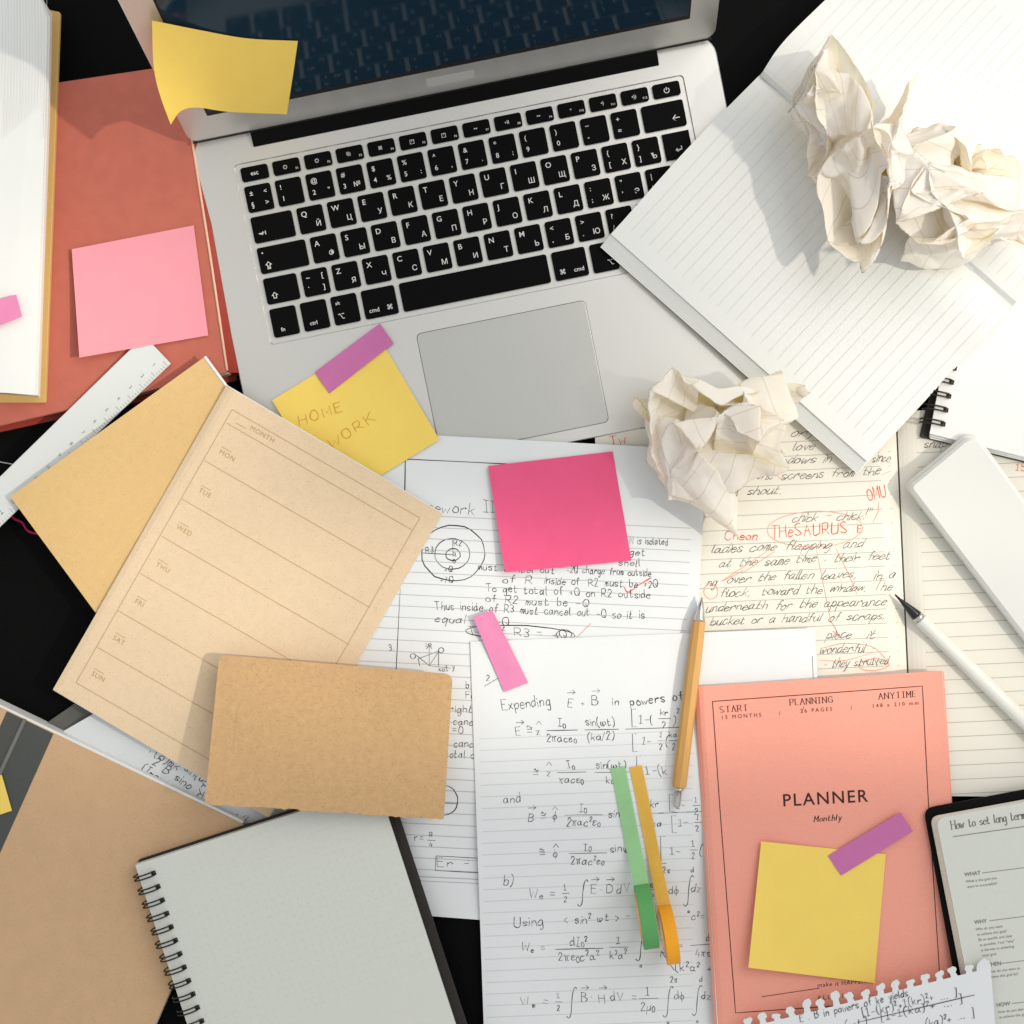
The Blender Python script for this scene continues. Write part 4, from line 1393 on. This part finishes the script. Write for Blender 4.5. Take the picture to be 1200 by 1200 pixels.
# torn sheet with punched fringe
zN = plane((880, 1190, 22), (1160, 1130, 29.5), (1170, 1200, 29))
N0, N1 = Vector((868, 1206)), Vector((1161, 1134))
du = (N1 - N0).normalized(); dn = Vector((du.y, -du.x))
rng = random.Random(5)
nt_ = 17
sv, sf = [], []
dep = Vector((.08, 1)) * 120
for i in range(13):                                   # body of the sheet
    a = N0.lerp(N1, i / 12)
    for k in range(4): q = a + dep * (k / 3); sv.append((q.x, q.y))
for i in range(12):
    for k in range(3): sf.append((4 * i + k, 4 * i + k + 1, 4 * i + k + 5, 4 * i + k + 4))
w = (N1 - N0).length / nt_
for i in range(nt_):                                  # ragged tongues between the punched holes
    a = N0 + du * (w * i) - dn * .5
    h_ = rng.uniform(8, 13); sk = rng.uniform(-2.0, 3.0)
    if i == 6: h_ = 17
    if i == 4: h_ = 15
    L_ = [(.30, 0), (.33, .4), (.22, .62), (.25, .9), (.38, 1.0)]
    R_ = [(.78, 0), (.70, .4), (.84, .62), (.82, .85), (.66, 1.05)]
    if i == 16: L_ = [(.05, 0), (.05, .4), (.1, .7), (.2, .95), (.4, 1.15)]; R_ = [(1.0, 0), (1.0, .4), (.95, .7), (.85, 1.0), (.6, 1.18)]
    b0 = len(sv)
    for (l0, l1), (r0, r1) in zip(L_, R_):
        for uu, hh in ((l0, l1), (r0, r1)):
            q = a + du * (w * uu + sk * hh) + dn * (h_ * hh + (rng.uniform(-1, 1) if hh > .5 else 0)); sv.append((q.x, q.y))
    for k in range(4): sf.append((b0 + 2 * k, b0 + 2 * k + 1, b0 + 2 * k + 3, b0 + 2 * k + 2))
zNf = lambda x, y: zN(x, y) + .05 * max(0, (Vector((x, y)) - N0).dot(dn)) ** 1.3
tv = [P(x, y, zNf(x, y)) for x, y in sv]
n = len(tv)
NS = mk('torn_sheet', tv + [q - Vector((0, 0, .0002)) for q in tv], sf + [tuple(n + i for i in reversed(q)) for q in sf], M['paper_cool'], None, origin=P(1050, 1180, zN(1050, 1180)))
tag(NS, 'torn spiral-pad sheet with ragged punched fringe over the planner booklet', 'paper sheet')
ik = Ink(.85, jitter=.35, seed=12)
ik.text('E . B in powers of ke yields', 938, 1198, 9, -14, slant=.15, fit=132)
ik.text('[1-(kr)^2+1(kr)^2+ ... ]', 1012, 1192, 9, -13, slant=.1, fit=114)
ik.line([(1010, 1197), (1142, 1166)])
ik.text('sin(wt)  [1-1(ka)^2+ ... ]', 974, 1210, 9, -13, slant=.1, fit=160)
ik.text('(ka)^2+ ... ]', 1085, 1204, 9, -13, slant=.1, fit=60)
ik.build('handwriting', M['ink_blue'], NS, zN, lift=.35)
# ================================================================== pens
a, b = P(822.5, 700, 17.3), P(793, 946, 17.3)
pen = thing('bamboo_pen', 'bamboo ballpoint pen with steel tip lying beside the coral planner', 'pen', P(806, 823, 13))
Lm = (b - a).length
v, f = lathe(a, b, [(.112, .0036), (.115, .0040), (.3, .0044), (.9, .0044), (.905, .0038)], 8)
mk('barrel', v, f, M['bamboo'], pen)
v, f = lathe(a, b, [(0, .0004), (.02, .0009), (.022, .0013), (.10, .0034), (.112, .0036)], 16)
mk('tip', v, f, M['steel'], pen, smooth=True)
v, f = lathe(a, b, [(.905, .0030), (.918, .0030), (.92, .0021), (.99, .0021), (1, .0016)], 14)
mk('push_button', v, f, M['steel'], pen, smooth=True)
a, b = P(1049, 697, 12.5), P(1252, 896, 15.5)
pen = thing('white_pen', 'white pen with black tapered tip on the cream notebook', 'pen', P(1140, 790, 9))
v, f = lathe(a, b, [(.145, .0038), (.15, .0042), (.5, .0046), (1, .0046)], 20)
mk('barrel', v, f, M['pen_white'], pen, smooth=True)
v, f = lathe(a, b, [(0, .0005), (.03, .0009), (.035, .0012), (.11, .0032), (.125, .0035)], 18)
mk('tip', v, f, M['pen_black'], pen, smooth=True)
v, f = lathe(a, b, [(.125, .0036), (.145, .0038)], 18)
mk('collar', v, f, M['steel'], pen, smooth=True)


# ================================================================== tape rolls
def tape(cx0, cx1, mat, matl, label, strip, name='washi_tape', R=19.0, wid=9.0):
    """roll standing on edge; cx0,cx1 = px of the roll's ends seen at mid height; strip px centre line"""
    d = (Vector(cx1) - Vector(cx0))
    c = (Vector(cx0) + Vector(cx1)) / 2
    z0 = zQ(c.x, c.y) + .2
    ctr = P(c.x, c.y, z0 + R)
    fw = Vector((d.x, -d.y, 0)).normalized()            # along the strip, away from it
    ax = Vector((-fw.y, fw.x, 0))
    T = thing(name, label, 'tape', ctr - Vector((0, 0, R * .001)))
    for nm, r0, r1, w, m in (('tape_roll', R, R - 4, wid, mat), ('core', R - 4, R - 5.5, wid + .8, M['core'])):
        v, f = [], []
        n = 40
        for k in range(n):
            t_ = 2 * pi * k / n
            dr = fw * cos(t_) + Vector((0, 0, 1)) * sin(t_)
            for rr, s in ((r0, -1), (r0, 1), (r1, 1), (r1, -1)):
                v.append(ctr + dr * (rr * .001) + ax * (s * w * .0005))
        for k in range(n):
            j = (k + 1) % n
            for q in range(4):
                q2 = (q + 1) % 4
                f.append((4 * k + q, 4 * j + q, 4 * j + q2, 4 * k + q2))
        mk(nm, v, f, m, T)
    # free strip: leaves the roll low at the back and lies along the paper
    start = ctr - fw * ((R + .1) * .001)
    end = P(strip[0], strip[1], zQ(strip[0], strip[1]) + .35)
    n = 24
    v, f = [], []
    wax = ax * (wid * .0005)
    for k in range(n + 1):
        t_ = k / n
        p = start.lerp(end, t_)
        px, py = 600 + p.x * 1000 * FPX / (CAMZ - p.z * 1000), 600 - p.y * 1000 * FPX / (CAMZ - p.z * 1000)
        zz = zQ(px, py) + .4
        p.z = (zz + (R * .75) * max(0, 1 - t_ * 2.2) ** 2 + .25 + .4 * (1 + sin(t_ * 14)) * (1 - t_)) * .001
        tw = Vector((0, 0, .00015 * sin(t_ * 9)))
        for s, dz in ((-1, 0), (1, 0), (1, -.00012), (-1, -.00012)):
            v.append(p + wax * s + tw * s + Vector((0, 0, dz)))
    for k in range(n):
        for q in range(4):
            q2 = (q + 1) % 4
            f.append((4 * k + q, 4 * k + 4 + q, 4 * k + 4 + q2, 4 * k + q2))
    f += [(0, 1, 2, 3), (4 * n + 3, 4 * n + 2, 4 * n + 1, 4 * n)]
    mk('tape_strip', v, f, matl, T)


tape((752, 1038), (763, 1110), M['green'], M['green_l'], 'green paper tape roll on edge with a pale green strip pulled out', (724, 899))
tape((779, 1062), (789, 1128), M['orange'], M['orange_l'], 'orange paper tape roll on edge with a yellow strip pulled out', (745, 898), R=17.5, wid=7.6)
# ================================================================== right side: sketchbook, white case, big lined notebook
zI = plane((1088, 508, 17), (1200, 540, 17), (1110, 400, 17))
SK = thing('sketchbook', 'wire-bound sketchbook with blank white page under the lined notebook', 'sketchbook', P(1180, 450, 9.5))
slab('cover', [(1130, 285), (1430, 330), (1380, 585), (1078, 512)], 2, lambda x, y: 11.6, 1.3, M['brown_cover'], SK, bev=.2)
for k in range(3):
    slab('page', [(1133, 282), (1430, 327), (1380, 583 - k), (1089 + k * .4, 513.5 - 2.2 * k)], [0, 0, 0, 3], (lambda k: lambda x, y: 13.2 + 1.4 * k)(k), 1.3, M['paper'], SK, bev=.1)
sheet('top_page', [(1134, 282), (1430, 327), (1380, 580), (1089.5, 508)], zI, .4, M['paper'], SK)
rb = ring_mesh(M['wire_bronze'], hole=7.5, back=-5.5, r=.55)
add_rings(SK, rb, (1111, 396), (1091, 494), 7, lambda x, y: 17.2)

CQ = [(1140, 502), (1330, 762), (1262, 830), (1061, 568)]
zJ = plane((1140, 502, 27), (1061, 568, 22.5), (1200, 725, 20))
cs = thing('white_case', 'smooth white plastic case with rounded corners resting on the sketchbook', 'case', P(1180, 650, 15))
cc_ = Vector((1198, 665))
slab('base', CQ, [17, 10, 10, 8], lambda x, y: zJ(x, y) - 3.6, 4.4, M['white_plastic'], cs, bev=1.0, seg=7)
slab('lid', [tuple(cc_ + (Vector(q) - cc_) * .975) for q in CQ], [17, 10, 10, 8], zJ, 3.5, M['white_plastic'], cs, bev=1.8, seg=7)
# big open lined notebook
GV, WV = Vector((300, 265)) / 400.3, Vector((-187, 202)) / 275.3
G0 = Vector((890, 88))


def zG(x, y):
    q = Vector((x, y)) - G0
    t_ = q.dot(WV); s = q.dot(GV)
    if t_ >= 0:
        return 22.6 + 5.0 * math.exp(-((t_ - 34) / 40) ** 2) - 4.2 * max(0, 1 - t_ / 11) ** 2 - 1.5 * sstep((t_ - 200) / 75)
    t_ = -t_
    return 22.6 + 8.0 * math.exp(-((t_ - 55) / 60) ** 2) - 4.2 * max(0, 1 - t_ / 10) ** 2


def gp(t_, s): return tuple(G0 + WV * t_ + GV * s)


NB = thing('lined_notebook', 'large open notebook with blank ruled white pages over the laptop corner', 'notebook', P(980, 280, 13))
slab('cover', [gp(272, 0), gp(272, 402), gp(-280, 402), gp(-280, 0)], 3, lambda x, y: 16.0, 1.2, M['tan_cover'], NB, bev=.2)
for k in range(9):
    o_ = 274.5 - 2.3 * k
    sheet('page', [gp(0, 2 - .2 * k), gp(0, 401.5 - .3 * k), gp(o_, 402 - .3 * k), gp(o_, 0 - .2 * k)], (lambda k: lambda x, y: zG(x, y) - 4.8 + .5 * k)(k), .42 if k < 8 else .3, M['paper'], NB, 6, 24)
    sheet('page', [gp(0, 401.5), gp(0, 2), gp(-272 + 2 * k, 0), gp(-272 + 2 * k, 402)], (lambda k: lambda x, y: zG(x, y) - 4.8 + .5 * k)(k), .42 if k < 8 else .3, M['paper'], NB, 6, 24)
zt = lambda x, y: zG(x, y)
sheet('top_page', None, zt, .3, M['paper'], NB, 10, 40, edges=([gp(0, 0), gp(0, 401)], [gp(255, -1), gp(255.5, 200), gp(256, 401)], [gp(0, 0), gp(120, -3.5), gp(255, -1)], [gp(0, 401), gp(256, 401)]))
sheet('top_page', None, zt, .3, M['paper'], NB, 10, 40, edges=([gp(0, 401), gp(0, 1)], [gp(-262, 401), gp(-262, 4)], [gp(0, 401), gp(-262, 401)], [gp(0, 1), gp(-50, -6), gp(-140, -2), gp(-262, 4)]))
ik = Ink(.7, jitter=0)
for k in range(29):
    s = 14 + k * 13.4
    ik.line([gp(8, s), gp(236, s)], .5)
ik.build('ruled_lines', M['rule_faint'], NB, zt, lift=.3)
ik = Ink(.7, jitter=0)
for k in range(29):
    s = 14 + k * 13.4
    ik.line([gp(-10, s), gp(-245, s)], .4)
ik.build('ruled_lines', M['rule_faint'], NB, zt, lift=.3)


# ================================================================== crumpled paper
def crumple(name, label, center, rad, z0, hgt, seed, nf=7, size=(120, 165), R=40.0, n=(170, 230)):
    """a sheet folded by random mirror planes into a ball, then fitted to an outline (px radius every 30 degrees)"""
    rg = np.random.default_rng(seed)
    u, w = np.meshgrid(np.linspace(-.5, .5, n[0] + 1), np.linspace(-.5, .5, n[1] + 1))
    p = np.stack([u.ravel() * size[0], w.ravel() * size[1], 0 * u.ravel()], 1)
    for k in range(20):                  # straight creases all over the sheet
        a_ = rg.uniform(0, 2 * pi); wl = rg.uniform(16, 60) if k < 12 else rg.uniform(6, 14)
        ph = (p[:, 0] * np.cos(a_) + p[:, 1] * np.sin(a_) + 2.5 * np.sin(p[:, 0] / 43 + k) + 2.5 * np.cos(p[:, 1] / 37 + 2 * k)) / wl + rg.uniform(0, 1)
        mk_ = .5 + .5 * np.sin(p[:, 0] / rg.uniform(18, 40) + k * 1.7) * np.sin(p[:, 1] / rg.uniform(18, 40) + k)
        p[:, 2] += wl * (.10 if k < 12 else .05) * np.abs((ph % 1) - .5) * 2 * mk_
    q = rg.normal(size=(3, 3)); q, _ = np.linalg.qr(q)
    p = p @ q.T
    for k in range(nf):
        nn = rg.normal(size=3); nn /= np.linalg.norm(nn)
        c = R * rg.uniform(.3, .8)
        d = p @ nn - c
        p -= 2 * np.maximum(d, 0)[:, None] * nn
    for k in range(200):
        rr = np.linalg.norm(p, axis=1)
        i = rr.argmax()
        if rr[i] < R: break
        nn = p[i] / rr[i] + rg.normal(size=3) * .25; nn /= np.linalg.norm(nn)
        d = p @ nn - R * rg.uniform(.6, .9)
        p -= 2 * np.maximum(d, 0)[:, None] * nn
    # soften creases
    A = p.reshape(n[1] + 1, n[0] + 1, 3)
    for _ in range(0):
        Bm = A.copy()
        Bm[1:-1, 1:-1] = .5 * A[1:-1, 1:-1] + .125 * (A[:-2, 1:-1] + A[2:, 1:-1] + A[1:-1, :-2] + A[1:-1, 2:])
        A = Bm
    p = A.reshape(-1, 3)
    p -= (p.max(0) + p.min(0)) / 2
    p /= np.abs(p).max(0)
    th = (np.degrees(np.arctan2(p[:, 1], p[:, 0])) % 360) / (360 / len(rad))
    i0 = np.floor(th).astype(int) % len(rad); i1 = (i0 + 1) % len(rad)
    t_ = th - np.floor(th); t_ = t_ * t_ * (3 - 2 * t_)
    ra = np.array(rad, float)
    r = ra[i0] * (1 - t_) + ra[i1] * t_
    verts = []
    for (x, y, z), k in zip(p, r):
        verts.append(P(center[0] + x * k, center[1] - y * k, z0 + (z * .5 + .5) * hgt))
    W = n[0] + 1
    faces = [(j * W + i, j * W + i + 1, (j + 1) * W + i + 1, (j + 1) * W + i) for j in range(n[1]) for i in range(n[0])]
    o = mk(name, verts, faces, M['crumple'], None, smooth=True, origin=P(center[0], center[1], z0))
    uvl = o.data.uv_layers.new(name='UVMap')
    uv = np.stack([u.ravel() + .5, w.ravel() + .5], 1)
    idx = np.empty(len(o.data.loops), dtype=np.int32)
    o.data.loops.foreach_get('vertex_index', idx)
    uvl.data.foreach_set('uv', uv[idx].astype(np.float32).ravel())
    return tag(o, label, 'paper ball', 'crumpled paper balls')


# outline radii (px) counter-clockwise from the right, every 30 degrees
crumple('paper_ball', 'crumpled lined paper ball with a long pointed tail', (1008, 155), [84, 92, 108, 124, 108, 92, 78, 88, 120, 166, 84, 74], 25, 72, 107)
crumple('paper_ball', 'wide crumpled paper ball beside the ball with the pointed tail', (1135, 232), [105, 112, 98, 86, 90, 96, 98, 88, 84, 84, 90, 100], 25, 60, 111)
crumple('paper_ball', 'crumpled paper ball on the cursive page against the lined notebook edge', (838, 526), [94, 112, 122, 96, 96, 98, 98, 92, 92, 102, 112, 104], 12, 58, 117)
